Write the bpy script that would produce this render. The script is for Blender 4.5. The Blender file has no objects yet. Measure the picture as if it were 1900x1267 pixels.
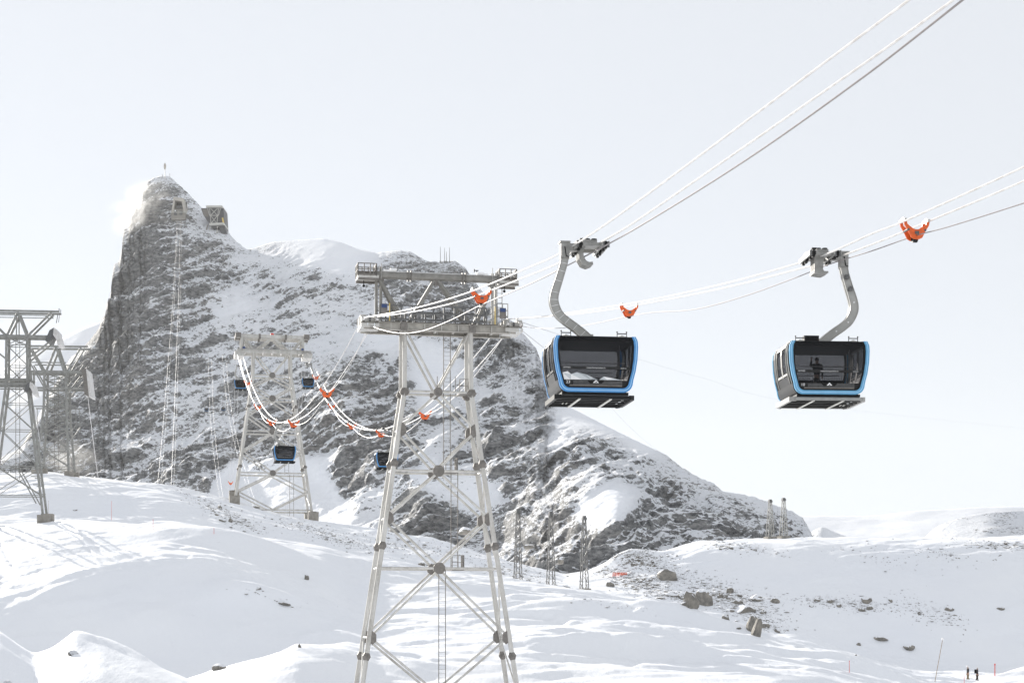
import bpy, math, random
import numpy as np
from mathutils import Vector, Matrix
random.seed(7)
PI = math.pi
R = math.radians
SC = bpy.context.scene
COL = SC.collection

# ------------------------------------------------------------------ camera, sky, sun, exposure
F, CX, HOR = 3166.67, 950.0, 1150.0          # focal length in photo pixels, centre column, horizon row
cam_d = bpy.data.cameras.new('camera')
cam_d.sensor_width = 36; cam_d.lens = 60; cam_d.shift_y = (HOR-633.5)/1900
cam_d.clip_start = .5; cam_d.clip_end = 30000
cam = bpy.data.objects.new('camera', cam_d); COL.objects.link(cam)
cam.location = (0, 0, 0); cam.rotation_euler = (PI/2, 0, 0)
SC.camera = cam

SUN_AZ, SUN_EL = R(-33), R(19.5)                # azimuth measured from the view axis (+Y), negative = left
sdir = Vector((math.sin(SUN_AZ)*math.cos(SUN_EL), math.cos(SUN_AZ)*math.cos(SUN_EL), math.sin(SUN_EL)))
w = bpy.data.worlds.new('World'); SC.world = w; w.use_nodes = True
nt = w.node_tree; nt.nodes.clear()
out = nt.nodes.new('ShaderNodeOutputWorld'); bg = nt.nodes.new('ShaderNodeBackground')
sky = nt.nodes.new('ShaderNodeTexSky'); sky.sky_type = 'NISHITA'; sky.sun_disc = False
sky.sun_elevation = SUN_EL; sky.sun_rotation = SUN_AZ; sky.altitude = 2900; sky.air_density = 1.0; sky.dust_density = 0.5
mx = nt.nodes.new('ShaderNodeMix'); mx.data_type = 'RGBA'
mx.inputs[0].default_value = .82             # thin high cloud veils the blue
mx.inputs[7].default_value = (7.05, 7.2, 7.4, 1)
nt.links.new(sky.outputs[0], mx.inputs[6]); nt.links.new(mx.outputs[2], bg.inputs[0])
bg.inputs[1].default_value = .076
nt.links.new(bg.outputs[0], out.inputs[0])
sl = bpy.data.lights.new('sun', 'SUN'); sl.energy = 5.0; sl.angle = R(.6); sl.color = (1, .95, .87)
so = bpy.data.objects.new('sun', sl); COL.objects.link(so); so.rotation_euler = sdir.to_track_quat('Z', 'Y').to_euler()
so.location = (-300, 300, 300)
SC.view_settings.view_transform = 'Standard'; SC.view_settings.look = 'None'
SC.view_settings.exposure = 0.69; SC.view_settings.gamma = 1; SC.view_settings.use_curve_mapping = False
SC.render.engine = 'CYCLES'
SC.cycles.max_bounces = 6; SC.cycles.transparent_max_bounces = 16; SC.cycles.volume_bounces = 0
SC.cycles.volume_step_rate = 2.0; SC.cycles.volume_max_steps = 128

# ------------------------------------------------------------------ materials
def newmat(name):
    m = bpy.data.materials.new(name); m.use_nodes = True
    b = m.node_tree.nodes['Principled BSDF']
    return m, m.node_tree, b
def ramp(nt, fac, stops):
    r = nt.nodes.new('ShaderNodeValToRGB'); e = r.color_ramp.elements
    e[0].position, e[0].color = stops[0][0], (*stops[0][1], 1)
    e[1].position, e[1].color = stops[-1][0], (*stops[-1][1], 1)
    for p, c in stops[1:-1]:
        x = e.new(p); x.color = (*c, 1)
    nt.links.new(fac, r.inputs[0]); return r.outputs[0]
def noise(nt, scale, detail=4, rough=.55, vec=None, dist=0):
    n = nt.nodes.new('ShaderNodeTexNoise'); n.inputs['Scale'].default_value = scale
    n.inputs['Detail'].default_value = detail; n.inputs['Roughness'].default_value = rough
    n.inputs['Distortion'].default_value = dist
    if vec: nt.links.new(vec, n.inputs['Vector'])
    return n.outputs[0]
def math_n(nt, op, a, b=None, c=None):
    n = nt.nodes.new('ShaderNodeMath'); n.operation = op
    for i, v in enumerate((a, b, c)):
        if v is None: continue
        if isinstance(v, (int, float)): n.inputs[i].default_value = v
        else: nt.links.new(v, n.inputs[i])
    return n.outputs[0]
def coords(nt, scale=(1, 1, 1), rot=(0, 0, 0)):
    t = nt.nodes.new('ShaderNodeTexCoord'); mp = nt.nodes.new('ShaderNodeMapping')
    mp.inputs['Scale'].default_value = scale; mp.inputs['Rotation'].default_value = rot
    nt.links.new(t.outputs['Object'], mp.inputs[0]); return mp.outputs[0]
def mixc(nt, fac, a, b):
    n = nt.nodes.new('ShaderNodeMix'); n.data_type = 'RGBA'
    nt.links.new(fac, n.inputs[0])
    for i, v in ((6, a), (7, b)):
        if isinstance(v, tuple): n.inputs[i].default_value = (*v, 1)
        else: nt.links.new(v, n.inputs[i])
    return n.outputs[2]
def bump(nt, b, h, strength, dist):
    n = nt.nodes.new('ShaderNodeBump'); n.inputs['Strength'].default_value = strength; n.inputs['Distance'].default_value = dist
    nt.links.new(h, n.inputs['Height']); nt.links.new(n.outputs[0], b.inputs['Normal'])
def simple(name, col, rough=.5, metal=0, var=.12, scale=3, bmp=0):
    m, nt, b = newmat(name)
    c = coords(nt); n = noise(nt, scale, 5, .6, c)
    lo = tuple(max(0, x*(1-var*1.6)) for x in col); hi = tuple(min(1, x*(1+var)) for x in col)
    nt.links.new(ramp(nt, n, [(.3, lo), (.7, hi)]), b.inputs['Base Color'])
    b.inputs['Roughness'].default_value = rough; b.inputs['Metallic'].default_value = metal
    if bmp: bump(nt, b, noise(nt, scale*4, 4, .6, c), bmp, .02)
    return m
SNOW = (.87, .885, .92)

def mat_snow():
    m, nt, b = newmat('snow')
    c = coords(nt)
    cs = coords(nt, (1.0, .28, 1.0), (0, 0, R(68)))      # wind crust runs across the slope
    n1 = noise(nt, .35, 6, .62, cs); n2 = noise(nt, 2.2, 4, .6, cs); n3 = noise(nt, 14, 3, .6, c)
    h = math_n(nt, 'ADD', math_n(nt, 'MULTIPLY', n1, 1.0), math_n(nt, 'MULTIPLY', n2, .22))
    h = math_n(nt, 'ADD', h, math_n(nt, 'MULTIPLY', n3, .03))
    bump(nt, b, h, .30, .45)
    at = nt.nodes.new('ShaderNodeAttribute'); at.attribute_name = 'rock'
    nr = noise(nt, .9, 8, .68, coords(nt, (1, 1, 1.6)))
    msk = math_n(nt, 'GREATER_THAN', math_n(nt, 'ADD', nr, math_n(nt, 'MULTIPLY', at.outputs['Fac'], .24)), .715)
    rc = ramp(nt, noise(nt, 1.7, 6, .7, c), [(.3, (.10, .09, .085)), (.6, (.24, .22, .19)), (.8, (.36, .33, .28))])
    sc = ramp(nt, noise(nt, .05, 4, .6, c), [(.3, (.84, .86, .905)), (.7, (.885, .9, .93))])
    nt.links.new(mixc(nt, msk, sc, rc), b.inputs['Base Color'])
    b.inputs['Roughness'].default_value = .62
    b.inputs['Specular IOR Level'].default_value = .25
    return m

def mat_mountain():
    m, nt, b = newmat('snowy_rock')
    c = coords(nt)
    g = nt.nodes.new('ShaderNodeNewGeometry'); sp = nt.nodes.new('ShaderNodeSeparateXYZ'); nt.links.new(g.outputs['Normal'], sp.inputs[0])
    at = nt.nodes.new('ShaderNodeAttribute'); at.attribute_name = 'rock'
    rk = at.outputs['Fac']
    cst = coords(nt, (.8, .8, 1.75), (0, R(-30), 0))      # tilted strata
    n1 = noise(nt, .045, 10, .66, cst); n2 = noise(nt, .40, 7, .72, cst); n0 = noise(nt, .011, 4, .5, c)
    v = math_n(nt, 'ADD', math_n(nt, 'MULTIPLY', n1, 1.35), math_n(nt, 'MULTIPLY', n2, 2.9))
    v = math_n(nt, 'ADD', v, math_n(nt, 'MULTIPLY', n0, 1.0))
    v = math_n(nt, 'SUBTRACT', v, math_n(nt, 'MULTIPLY', sp.outputs[2], .9))     # steep faces shed their snow
    v = math_n(nt, 'ADD', v, math_n(nt, 'MULTIPLY', rk, .85))
    mr = nt.nodes.new('ShaderNodeMapRange'); nt.links.new(v, mr.inputs[0])
    mr.inputs[1].default_value = 2.56; mr.inputs[2].default_value = 2.62
    rc = ramp(nt, noise(nt, .22, 10, .76, cst), [(.36, (.03, .033, .038)), (.45, (.135, .14, .149)), (.55, (.28, .283, .285)), (.70, (.45, .447, .435))])
    tint = ramp(nt, noise(nt, .012, 4, .6, c), [(.5, (1, 1, 1)), (.72, (1.0, .95, .89))])
    mm = nt.nodes.new('ShaderNodeMix'); mm.data_type = 'RGBA'; mm.blend_type = 'MULTIPLY'; mm.inputs[0].default_value = 1
    nt.links.new(rc, mm.inputs[6]); nt.links.new(tint, mm.inputs[7])
    sc = ramp(nt, noise(nt, .02, 5, .6, c), [(.3, (.82, .845, .895)), (.7, (.88, .895, .93))])
    nt.links.new(mixc(nt, mr.outputs[0], sc, mm.outputs[2]), b.inputs['Base Color'])
    b.inputs['Roughness'].default_value = .75; b.inputs['Specular IOR Level'].default_value = .2
    bump(nt, b, math_n(nt, 'ADD', math_n(nt, 'MULTIPLY', n2, math_n(nt, 'MULTIPLY_ADD', rk, .9, .12)), math_n(nt, 'MULTIPLY', n1, .4)), .8, 5.0)
    return m

def mat_boulder():
    m, nt, b = newmat('boulder_rock')
    c = coords(nt)
    g = nt.nodes.new('ShaderNodeNewGeometry'); sp = nt.nodes.new('ShaderNodeSeparateXYZ'); nt.links.new(g.outputs['Normal'], sp.inputs[0])
    v = math_n(nt, 'ADD', sp.outputs[2], math_n(nt, 'MULTIPLY', noise(nt, 1.1, 6, .65, c), .7))
    mr = nt.nodes.new('ShaderNodeMapRange'); nt.links.new(v, mr.inputs[0]); mr.inputs[1].default_value = .93; mr.inputs[2].default_value = .98
    rc = ramp(nt, noise(nt, 1.6, 8, .7, c), [(.28, (.10, .095, .09)), (.5, (.24, .225, .20)), (.75, (.40, .36, .31))])
    nt.links.new(mixc(nt, mr.outputs[0], rc, SNOW), b.inputs['Base Color'])
    b.inputs['Roughness'].default_value = .8
    bump(nt, b, noise(nt, 3, 8, .7, c), .8, .25)
    return m

def mat_steel():
    m, nt, b = newmat('galvanised_steel')
    c = coords(nt); cz = coords(nt, (1, 1, .25))
    n = noise(nt, 1.3, 7, .65, cz); n2 = noise(nt, 9, 5, .7, c)
    col = ramp(nt, math_n(nt, 'ADD', math_n(nt, 'MULTIPLY', n, .7), math_n(nt, 'MULTIPLY', n2, .3)),
               [(.33, (.30, .285, .26)), (.46, (.50, .485, .455)), (.66, (.66, .65, .625))])
    nt.links.new(col, b.inputs['Base Color'])
    b.inputs['Metallic'].default_value = .25; b.inputs['Roughness'].default_value = .48
    return m

def mat_glare_rime():  # pale tone on the ropes stands in for sun glare; saddles are iced
    m, nt, b = newmat('glare_rime_cable')
    n = noise(nt, 3, 5, .6, coords(nt))
    nt.links.new(ramp(nt, n, [(.35, (.50, .48, .46)), (.6, (.66, .65, .64))]), b.inputs['Base Color'])
    b.inputs['Roughness'].default_value = .45
    return m

def mat_glass(name, tint, trans=.5):
    m, nt, b = newmat(name)
    o = nt.nodes['Material Output']
    tr = nt.nodes.new('ShaderNodeBsdfTransparent'); tr.inputs[0].default_value = (*tint, 1)
    b.inputs['Base Color'].default_value = (.012, .012, .014, 1); b.inputs['Roughness'].default_value = .06
    mxs = nt.nodes.new('ShaderNodeMixShader'); mxs.inputs[0].default_value = trans
    nt.links.new(b.outputs[0], mxs.inputs[1]); nt.links.new(tr.outputs[0], mxs.inputs[2]); nt.links.new(mxs.outputs[0], o.inputs[0])
    return m

def dull(m, v):
    m.node_tree.nodes['Principled BSDF'].inputs['Specular IOR Level'].default_value = v; return m
M = dict(
    snow=mat_snow(), mountain=mat_mountain(), boulder=mat_boulder(), steel=mat_steel(), glare_rime=mat_glare_rime(),
    plate=simple('weathered_plate', (.20, .185, .17), .6, .2, .2, 4),
    darksteel=simple('dark_steel', (.14, .14, .14), .5, .3, .2, 5),
    oldsteel=simple('old_steel', (.30, .30, .285), .55, .25, .18, 2),
    wire=simple('steel_wire', (.22, .20, .20), .45, .4, .1, 5),
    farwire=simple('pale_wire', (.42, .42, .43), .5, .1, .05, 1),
    alu=simple('aluminium_cast', (.56, .55, .51), .42, .3, .12, 6),
    hanger=simple('hanger_metal', (.40, .395, .375), .42, .35, .08, 3),
    black=dull(simple('black_plastic', (.012, .012, .012), .5, 0, .1, 6), .2),
    blackpaint=dull(simple('black_paint', (.016, .016, .016), .35, 0, .1, 3), .3),
    girder=simple('girder_steel', (.38, .36, .325), .55, .25, .25, 1.5),
    castgrey=simple('cast_grey', (.33, .325, .31), .5, .25, .2, 5),
    beam=simple('grey_beam_steel', (.27, .26, .24), .5, .3, .2, 2),
    ceiling=simple('dark_lining', (.045, .045, .042), .6, 0, .1, 3),
    grey=simple('grey_trim', (.34, .335, .32), .4, .3, .1, 5),
    blue=simple('blue_paint', (.085, .285, .60), .25, .1, .08, 2),
    lightblue=simple('light_blue_paint', (.14, .38, .60), .25, .1, .08, 2),
    paleblue=simple('pale_blue_line', (.33, .60, .86), .25, 0, .05, 2),
    orange=simple('orange_paint', (.80, .13, .022), .4, 0, .12, 6),
    red=simple('red_paint', (.70, .04, .02), .4, 0, .1, 3),
    yellow=simple('yellow_paint', (.75, .55, .15), .5, 0, .1, 3),
    white=simple('white_print', (.82, .82, .82), .4, 0, .02, 3),
    palegrey=simple('pale_grey_print', (.55, .58, .60), .4, 0, .04, 3),
    midgrey=simple('mid_grey_print', (.36, .39, .41), .4, 0, .04, 3),
    navy=simple('navy_panel', (.03, .06, .17), .4, 0, .1, 3),
    paleconcrete=simple('pale_concrete', (.50, .47, .42), .85, 0, .1, .2),
    concrete=simple('concrete', (.30, .28, .25), .85, 0, .2, 1.2, .4),
    cladding=simple('dark_cladding', (.10, .10, .105), .6, .1, .15, .3),
    skin=simple('skin', (.45, .27, .19), .6, 0, .05, 8),
    jacket=simple('black_jacket', (.02, .02, .022), .7, 0, .2, 8),
    trousers=simple('tan_trousers', (.24, .19, .12), .8, 0, .15, 8),
    darktrousers=simple('dark_trousers', (.06, .05, .04), .8, 0, .15, 8),
    helmet=simple('white_helmet', (.75, .75, .75), .3, 0, .03, 8),
    wood=simple('weathered_wood', (.33, .25, .18), .8, 0, .2, 3),
    ice=simple('icicle', (.80, .84, .88), .15, 0, .05, 3),
    glass=mat_glass('tinted_glass', (.70, .70, .71), .76),
    sideglass=mat_glass('side_glass', (.62, .63, .65), .6),
)

# ------------------------------------------------------------------ mesh helpers
class MB:
    def __init__(s): s.v = []; s.f = []; s.smooth = False
    def add(s, vs, fs):
        o = len(s.v); s.v += [tuple(x) for x in vs]; s.f += [tuple(i+o for i in f) for f in fs]; return s
    def box(s, c, size, rot=None):
        hx, hy, hz = (x/2 for x in size); c = Vector(c)
        vs = [Vector((x*hx, y*hy, z*hz)) for x in (-1, 1) for y in (-1, 1) for z in (-1, 1)]
        if rot is not None: vs = [rot @ v for v in vs]
        return s.add([v+c for v in vs], [(0, 1, 3, 2), (4, 6, 7, 5), (0, 4, 5, 1), (2, 3, 7, 6), (0, 2, 6, 4), (1, 5, 7, 3)])
    def bar(s, a, b, w, h=None, up=(0, 0, 1)):
        a, b = Vector(a), Vector(b); d = b-a; L = d.length
        if L < 1e-6: return s
        z = d/L; u = Vector(up)
        if abs(z.dot(u)) > .98: u = Vector((1, 0, 0))
        x = z.cross(u).normalized(); y = x.cross(z)
        rot = Matrix((x, y, z)).transposed()
        return s.box((a+b)/2, (w, h or w, L), rot)
    def tube(s, a, b, r, r2=None, n=8):
        a, b = Vector(a), Vector(b); d = b-a
        if d.length < 1e-6: return s
        z = d.normalized(); u = Vector((0, 0, 1)) if abs(z.z) < .95 else Vector((1, 0, 0))
        x = z.cross(u).normalized(); y = z.cross(x); r2 = r if r2 is None else r2
        vs = []
        for p, rr in ((a, r), (b, r2)):
            for k in range(n):
                t = 2*PI*k/n; vs.append(p+x*math.cos(t)*rr+y*math.sin(t)*rr)
        fs = [(k, (k+1) % n, n+(k+1) % n, n+k) for k in range(n)]
        fs += [tuple(range(n-1, -1, -1)), tuple(range(n, 2*n))]
        return s.add(vs, fs)
    def path(s, pts, r, n=6):
        pts = [Vector(p) for p in pts]; vs = []; fs = []
        for i, p in enumerate(pts):
            d = (pts[min(i+1, len(pts)-1)]-pts[max(i-1, 0)]).normalized()
            u = Vector((0, 0, 1)) if abs(d.z) < .95 else Vector((1, 0, 0))
            x = d.cross(u).normalized(); y = d.cross(x); rr = r[i] if isinstance(r, (list, tuple)) else r
            for k in range(n):
                t = 2*PI*k/n; vs.append(p+x*math.cos(t)*rr+y*math.sin(t)*rr)
        for i in range(len(pts)-1):
            for k in range(n):
                fs.append((i*n+k, i*n+(k+1) % n, (i+1)*n+(k+1) % n, (i+1)*n+k))
        fs += [tuple(range(n-1, -1, -1)), tuple((len(pts)-1)*n+k for k in range(n))]
        return s.add(vs, fs)
    def prism(s, poly, p0, ax, ay, az, d):
        """polygon (x,y) in plane ax,ay at p0, extruded by d along az (convex or simple polygon)"""
        p0, ax, ay, az = Vector(p0), Vector(ax), Vector(ay), Vector(az); n = len(poly)
        vs = [p0+ax*x+ay*y for x, y in poly]+[p0+ax*x+ay*y+az*d for x, y in poly]
        fs = [tuple(range(n-1, -1, -1)), tuple(range(n, 2*n))]+[(k, (k+1) % n, n+(k+1) % n, n+k) for k in range(n)]
        return s.add(vs, fs)
    def strip(s, A, B, p0, ax, ay, az, d):
        """band between polylines A and B (lists of 2-D points), thickness d"""
        p0, ax, ay, az = Vector(p0), Vector(ax), Vector(ay), Vector(az); n = len(A)
        P = lambda q, k: p0+ax*q[0]+ay*q[1]+az*k
        vs = [P(a, 0) for a in A]+[P(b, 0) for b in B]+[P(a, d) for a in A]+[P(b, d) for b in B]
        fs = []
        for i in range(n-1):
            fs += [(i, i+1, n+i+1, n+i), (2*n+i, 3*n+i, 3*n+i+1, 2*n+i+1), (i, 2*n+i, 2*n+i+1, i+1), (n+i, n+i+1, 3*n+i+1, 3*n+i)]
        fs += [(0, n, 3*n, 2*n), (n-1, 3*n-1, 4*n-1, 2*n-1)]
        return s.add(vs, fs)
    def ball(s, c, r, n=10, m=6, sc=(1, 1, 1)):
        vs = [(c[0], c[1], c[2]+r*sc[2])]; fs = []
        for i in range(1, m):
            for k in range(n):
                t, f = 2*PI*k/n, PI*i/m
                vs.append((c[0]+r*sc[0]*math.sin(f)*math.cos(t), c[1]+r*sc[1]*math.sin(f)*math.sin(t), c[2]+r*sc[2]*math.cos(f)))
        vs.append((c[0], c[1], c[2]-r*sc[2]))
        for k in range(n): fs.append((0, 1+k, 1+(k+1) % n))
        for i in range(m-2):
            for k in range(n):
                a = 1+i*n; fs.append((a+k, a+n+k, a+n+(k+1) % n, a+(k+1) % n))
        L = len(vs)-1; a = 1+(m-2)*n
        for k in range(n): fs.append((L, a+(k+1) % n, a+k))
        return s.add(vs, fs)
    def build(s, name, mat, parent=None, smooth=False, loc=None, **props):
        me = bpy.data.meshes.new(name); me.from_pydata(s.v, [], s.f); me.update()
        import bmesh
        bm = bmesh.new(); bm.from_mesh(me); bmesh.ops.recalc_face_normals(bm, faces=bm.faces); bm.to_mesh(me); bm.free()
        if smooth:
            me.polygons.foreach_set('use_smooth', [True]*len(me.polygons))
            me.set_sharp_from_angle(angle=R(40))
        me.materials.append(M[mat] if isinstance(mat, str) else mat)
        o = bpy.data.objects.new(name, me); COL.objects.link(o)
        if parent: o.parent = parent
        if loc is not None: o.location = loc
        for k, v in props.items(): o[k] = v
        return o
def empty(name, loc, rz=0, label=None, cat=None, group=None):
    o = bpy.data.objects.new(name, None); COL.objects.link(o); o.empty_display_size = .5
    o.location = loc; o.rotation_euler = (0, 0, rz); tag(o, label, cat, group); return o
def tag(o, label=None, cat=None, group=None, kind=None):
    if label: o['label'] = label
    if cat: o['category'] = cat
    if group: o['group'] = group
    if kind: o['kind'] = kind
    return o
def copy_tree(o, parent=None):
    c = o.copy(); COL.objects.link(c)
    if parent is not None:
        c.parent = parent; c.matrix_parent_inverse = o.matrix_parent_inverse
    for ch in [x for x in list(KIDS.get(o.name, []))]: pass
    for ch in o.children: copy_tree(ch, c)
    return c
KIDS = {}
def at(px, py, Y): return Vector(((px-CX)/F*Y, Y, (HOR-py)/F*Y))
def np_mesh(name, V, nx, ny, mat, attr=None, **props):
    """grid mesh: V is (ny*nx,3) row-major"""
    me = bpy.data.meshes.new(name)
    idx = np.arange(nx*ny).reshape(ny, nx)
    q = np.stack([idx[:-1, :-1], idx[:-1, 1:], idx[1:, 1:], idx[1:, :-1]], -1).reshape(-1, 4)
    me.vertices.add(len(V)); me.vertices.foreach_set('co', V.astype(np.float32).ravel())
    me.loops.add(q.size); me.loops.foreach_set('vertex_index', q.astype(np.int32).ravel())
    me.polygons.add(len(q)); me.polygons.foreach_set('loop_start', np.arange(0, q.size, 4, dtype=np.int32))
    me.polygons.foreach_set('loop_total', np.full(len(q), 4, dtype=np.int32))
    me.update(calc_edges=True)
    me.polygons.foreach_set('use_smooth', np.ones(len(q), dtype=bool))
    if attr is not None:
        a = me.attributes.new('rock', 'FLOAT', 'POINT'); a.data.foreach_set('value', attr.astype(np.float32).ravel())
    me.materials.append(mat); me.validate()
    o = bpy.data.objects.new(name, me); COL.objects.link(o)
    for k, v in props.items(): o[k] = v
    return o

# numpy gradient noise
_rs = np.random.RandomState(11); _perm = _rs.permutation(256); _perm = np.concatenate([_perm, _perm, _perm])
_g = _rs.randn(256, 3); _g /= np.linalg.norm(_g, axis=1)[:, None]; _g = _g.astype(np.float32)
def gn(P):
    P = P.astype(np.float32); I = np.floor(P).astype(np.int64); f = P-I; I &= 255
    u = f*f*f*(f*(f*6-15)+10); r = 0
    for dx in (0, 1):
        for dy in (0, 1):
            for dz in (0, 1):
                h = _perm[_perm[_perm[I[:, 0]+dx]+I[:, 1]+dy]+I[:, 2]+dz]
                d = f-np.array([dx, dy, dz], np.float32); g = _g[h]
                wgt = (u[:, 0] if dx else 1-u[:, 0])*(u[:, 1] if dy else 1-u[:, 1])*(u[:, 2] if dz else 1-u[:, 2])
                r = r+wgt*(g*d).sum(1)
    return r*1.6
def fbm(P, L, octv, gain=.5, ridged=False):
    s = 0; a = 1; P = P/L
    for k in range(octv):
        n = gn(P+k*17.3)
        s = s+a*((1-2*np.abs(n)) if ridged else n); a *= gain; P = P*2.03
    return s

# ------------------------------------------------------------------ snowfield (one sheet from under the camera to beyond the mountain)
def lay(Y, pts):
    pts = sorted(pts); x = [p[0] for p in pts]
    return (x, [p[1] for p in pts], [p[2] if len(p) > 2 else Y for p in pts])
LAY = [
 lay(8,   [(0, 3327)]),
 lay(62,  [(0, 1440)]),
 lay(85,  [(-600, 1120), (-200, 1140), (0, 1181), (30, 1203), (62, 1224), (100, 1219), (140, 1203), (190, 1207), (260, 1229), (340, 1264), (420, 1300), (560, 1322), (1500, 1322), (1700, 1300), (1755, 1286), (1800, 1276), (1850, 1258), (1900, 1243), (2100, 1215), (2500, 1190)]),
 lay(110, [(-600, 1270), (0, 1300), (300, 1325), (700, 1330), (1700, 1325), (1900, 1318), (2500, 1300)]),
 lay(129, [(-600, 1290), (0, 1300), (320, 1300), (400, 1300), (560, 1325), (700, 1345), (980, 1345), (1200, 1320), (1700, 1325), (1900, 1312), (2500, 1300)]),
 lay(150, [(-600, 1280), (0, 1288), (260, 1285), (335, 1268), (400, 1240), (470, 1216), (550, 1193), (640, 1201), (700, 1225), (800, 1240), (1300, 1245), (1500, 1252), (1700, 1278), (1800, 1292), (2500, 1292)]),
 lay(167, [(-600, 1225), (0, 1240), (200, 1255), (380, 1262), (480, 1245), (560, 1213), (640, 1186), (700, 1193), (960, 1200), (1200, 1210), (1400, 1215), (1500, 1226), (1600, 1245), (1700, 1272), (1800, 1284), (2500, 1284)]),
 lay(190, [(-600, 1040), (0, 1082), (100, 1062), (200, 1056), (300, 1046), (400, 1058), (500, 1085), (600, 1112), (640, 1135), (700, 1150), (960, 1150), (1200, 1165), (1400, 1197), (1500, 1208), (1600, 1234), (1700, 1261), (1800, 1267), (1900, 1275), (2500, 1275)]),
 lay(228, [(-600, 965), (0, 975), (150, 969), (300, 980), (400, 990), (500, 1000), (600, 1012), (700, 1036), (800, 1055), (900, 1068), (960, 1076), (1100, 1092), (1200, 1119), (1300, 1150), (1400, 1182), (1460, 1181), (1500, 1191), (1600, 1222), (1660, 1242), (1740, 1262), (1800, 1272), (1900, 1282), (2500, 1290)]),
 lay(255, [(-600, 990), (0, 994), (300, 1004), (640, 1045), (700, 1068), (960, 1112), (1100, 1132), (1300, 1190), (1500, 1228), (1700, 1262), (1800, 1262), (2500, 1262)]),
 lay(285, [(-600, 975), (0, 982), (300, 998), (500, 1020), (640, 1046), (800, 1072), (960, 1100), (1100, 1118), (1300, 1165), (1500, 1212), (1700, 1240), (1900, 1245), (2500, 1240)]),
 lay(320, [(-600, 880), (0, 894), (90, 888), (200, 900), (300, 915), (400, 943), (500, 969), (577, 985), (640, 1000), (700, 1012), (800, 1030), (900, 1055), (960, 1068), (1100, 1092, 317), (1200, 1100, 315), (1300, 1105, 313), (1400, 1106, 311), (1500, 1105, 310), (1900, 1105, 310), (2500, 1105, 310)]),
 lay(337, [(-600, 868), (0, 884), (90, 878), (200, 890), (300, 905), (400, 932), (500, 958), (577, 974), (640, 984), (700, 990), (800, 1003), (900, 1034), (960, 1050), (1050, 1072), (1130, 1062), (1200, 1040), (1300, 1008), (1400, 1000), (1500, 998), (1600, 1002), (1700, 1006), (1900, 1000), (2500, 980)]),
 lay(350, [(-600, 868), (0, 883), (90, 877), (200, 889), (300, 904), (400, 931), (500, 957), (577, 973), (640, 984), (700, 990), (800, 1003), (900, 1034), (960, 1050), (1050, 1072), (1130, 1060), (1200, 1038), (1300, 1007), (1400, 999), (1500, 997), (1600, 1001), (1700, 1005), (1900, 999), (2500, 978)]),
 lay(430, [(-600, 960), (577, 1040), (900, 1090), (1200, 1090), (1900, 1060), (2500, 1060)]),
 lay(900, [(-600, 1060), (900, 1110), (2500, 1095)]),
 lay(1700, [(0, 1125)]),
 lay(9000, [(0, 1143)]),
]
pxs = np.arange(-600, 2505, 2.6); nx = len(pxs)
Ys = np.concatenate([[8, 15, 25, 40, 52], np.arange(62, 72, 2.), np.arange(72, 100, .6), np.arange(100, 140, 3.), np.arange(140, 352, .44),
                     np.arange(353, 430, 6.), np.geomspace(430, 9000, 24)]); ny = len(Ys)
def smooth_cols(a, n=9):
    k = np.hanning(n+2)[1:-1]; k /= k.sum(); p = np.pad(a, n//2, mode='edge'); return np.convolve(p, k, 'valid')
KY = np.zeros((len(LAY), nx)); KZ = np.zeros((len(LAY), nx))
for i, (x, py, Y) in enumerate(LAY):
    yy = smooth_cols(np.interp(pxs, x, Y), 9); pp = smooth_cols(np.interp(pxs, x, py), 9)
    KY[i] = yy; KZ[i] = (HOR-pp)/F*yy
def pchip_cols():
    h = np.diff(KY, axis=0); d = np.diff(KZ, axis=0)/h; m = np.zeros_like(KZ)
    m[0], m[-1] = d[0], d[-1]
    a, b = d[:-1], d[1:]; same = (a*b) > 0
    w1, w2 = 2*h[1:]+h[:-1], h[1:]+2*h[:-1]
    with np.errstate(divide='ignore', invalid='ignore'):
        hm = (w1+w2)/(w1/a+w2/b)
    m[1:-1] = np.where(same, hm, 0)
    Z = np.zeros((ny, nx))
    for j in range(nx):
        k = np.clip(np.searchsorted(KY[:, j], Ys, side='right')-1, 0, len(LAY)-2)
        hh = h[k, j]; t = np.clip((Ys-KY[k, j])/hh, 0, 1)
        Z[:, j] = (2*t**3-3*t**2+1)*KZ[k, j]+(t**3-2*t**2+t)*hh*m[k, j]+(-2*t**3+3*t**2)*KZ[k+1, j]+(t**3-t**2)*hh*m[k+1, j]
    return Z
TZ = pchip_cols()
PXg, Yg = np.meshgrid(pxs, Ys); Xg = (PXg-CX)/F*Yg
P2 = np.stack([Xg.ravel(), Yg.ravel(), np.zeros(Xg.size)], 1)
c_, s_ = math.cos(R(20)), math.sin(R(20))
Pa = np.stack([(P2[:, 0]*c_+P2[:, 1]*s_)*.42, (-P2[:, 0]*s_+P2[:, 1]*c_)*1.1, P2[:, 2]], 1)    # drifts stretched across the view
vis = np.clip((Ys-60)/90, .1, 1)*np.clip((700-Ys)/300, .3, 1)
nz = fbm(P2, 34, 3, .5)*.75 + fbm(Pa, 9, 5, .42)*.27 + np.maximum(0, fbm(Pa+50, 6.5, 3, .45, True)-.45)*.24
calm = np.ones((ny, nx))
calm *= 1-.55*np.clip((Yg-196)/6, 0, 1)*np.clip((232-Yg)/4, 0, 1)*np.clip((760-PXg)/150, 0, 1)
calm *= 1-.35*np.clip((Yg-270)/15, 0, 1)*np.clip((352-Yg)/8, 0, 1)*np.clip((PXg-1250)/200, 0, 1)
crust = fbm(np.stack([Pa[:, 0]*.8, Pa[:, 1], Pa[:, 2]], 1)+9, 3.4, 3, .5)
crust = np.maximum(0, crust-.12)
crust = np.minimum(crust, .35)*.40*np.clip(fbm(P2+80, 22, 2)*1.6+.55, 0, 1)
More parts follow.
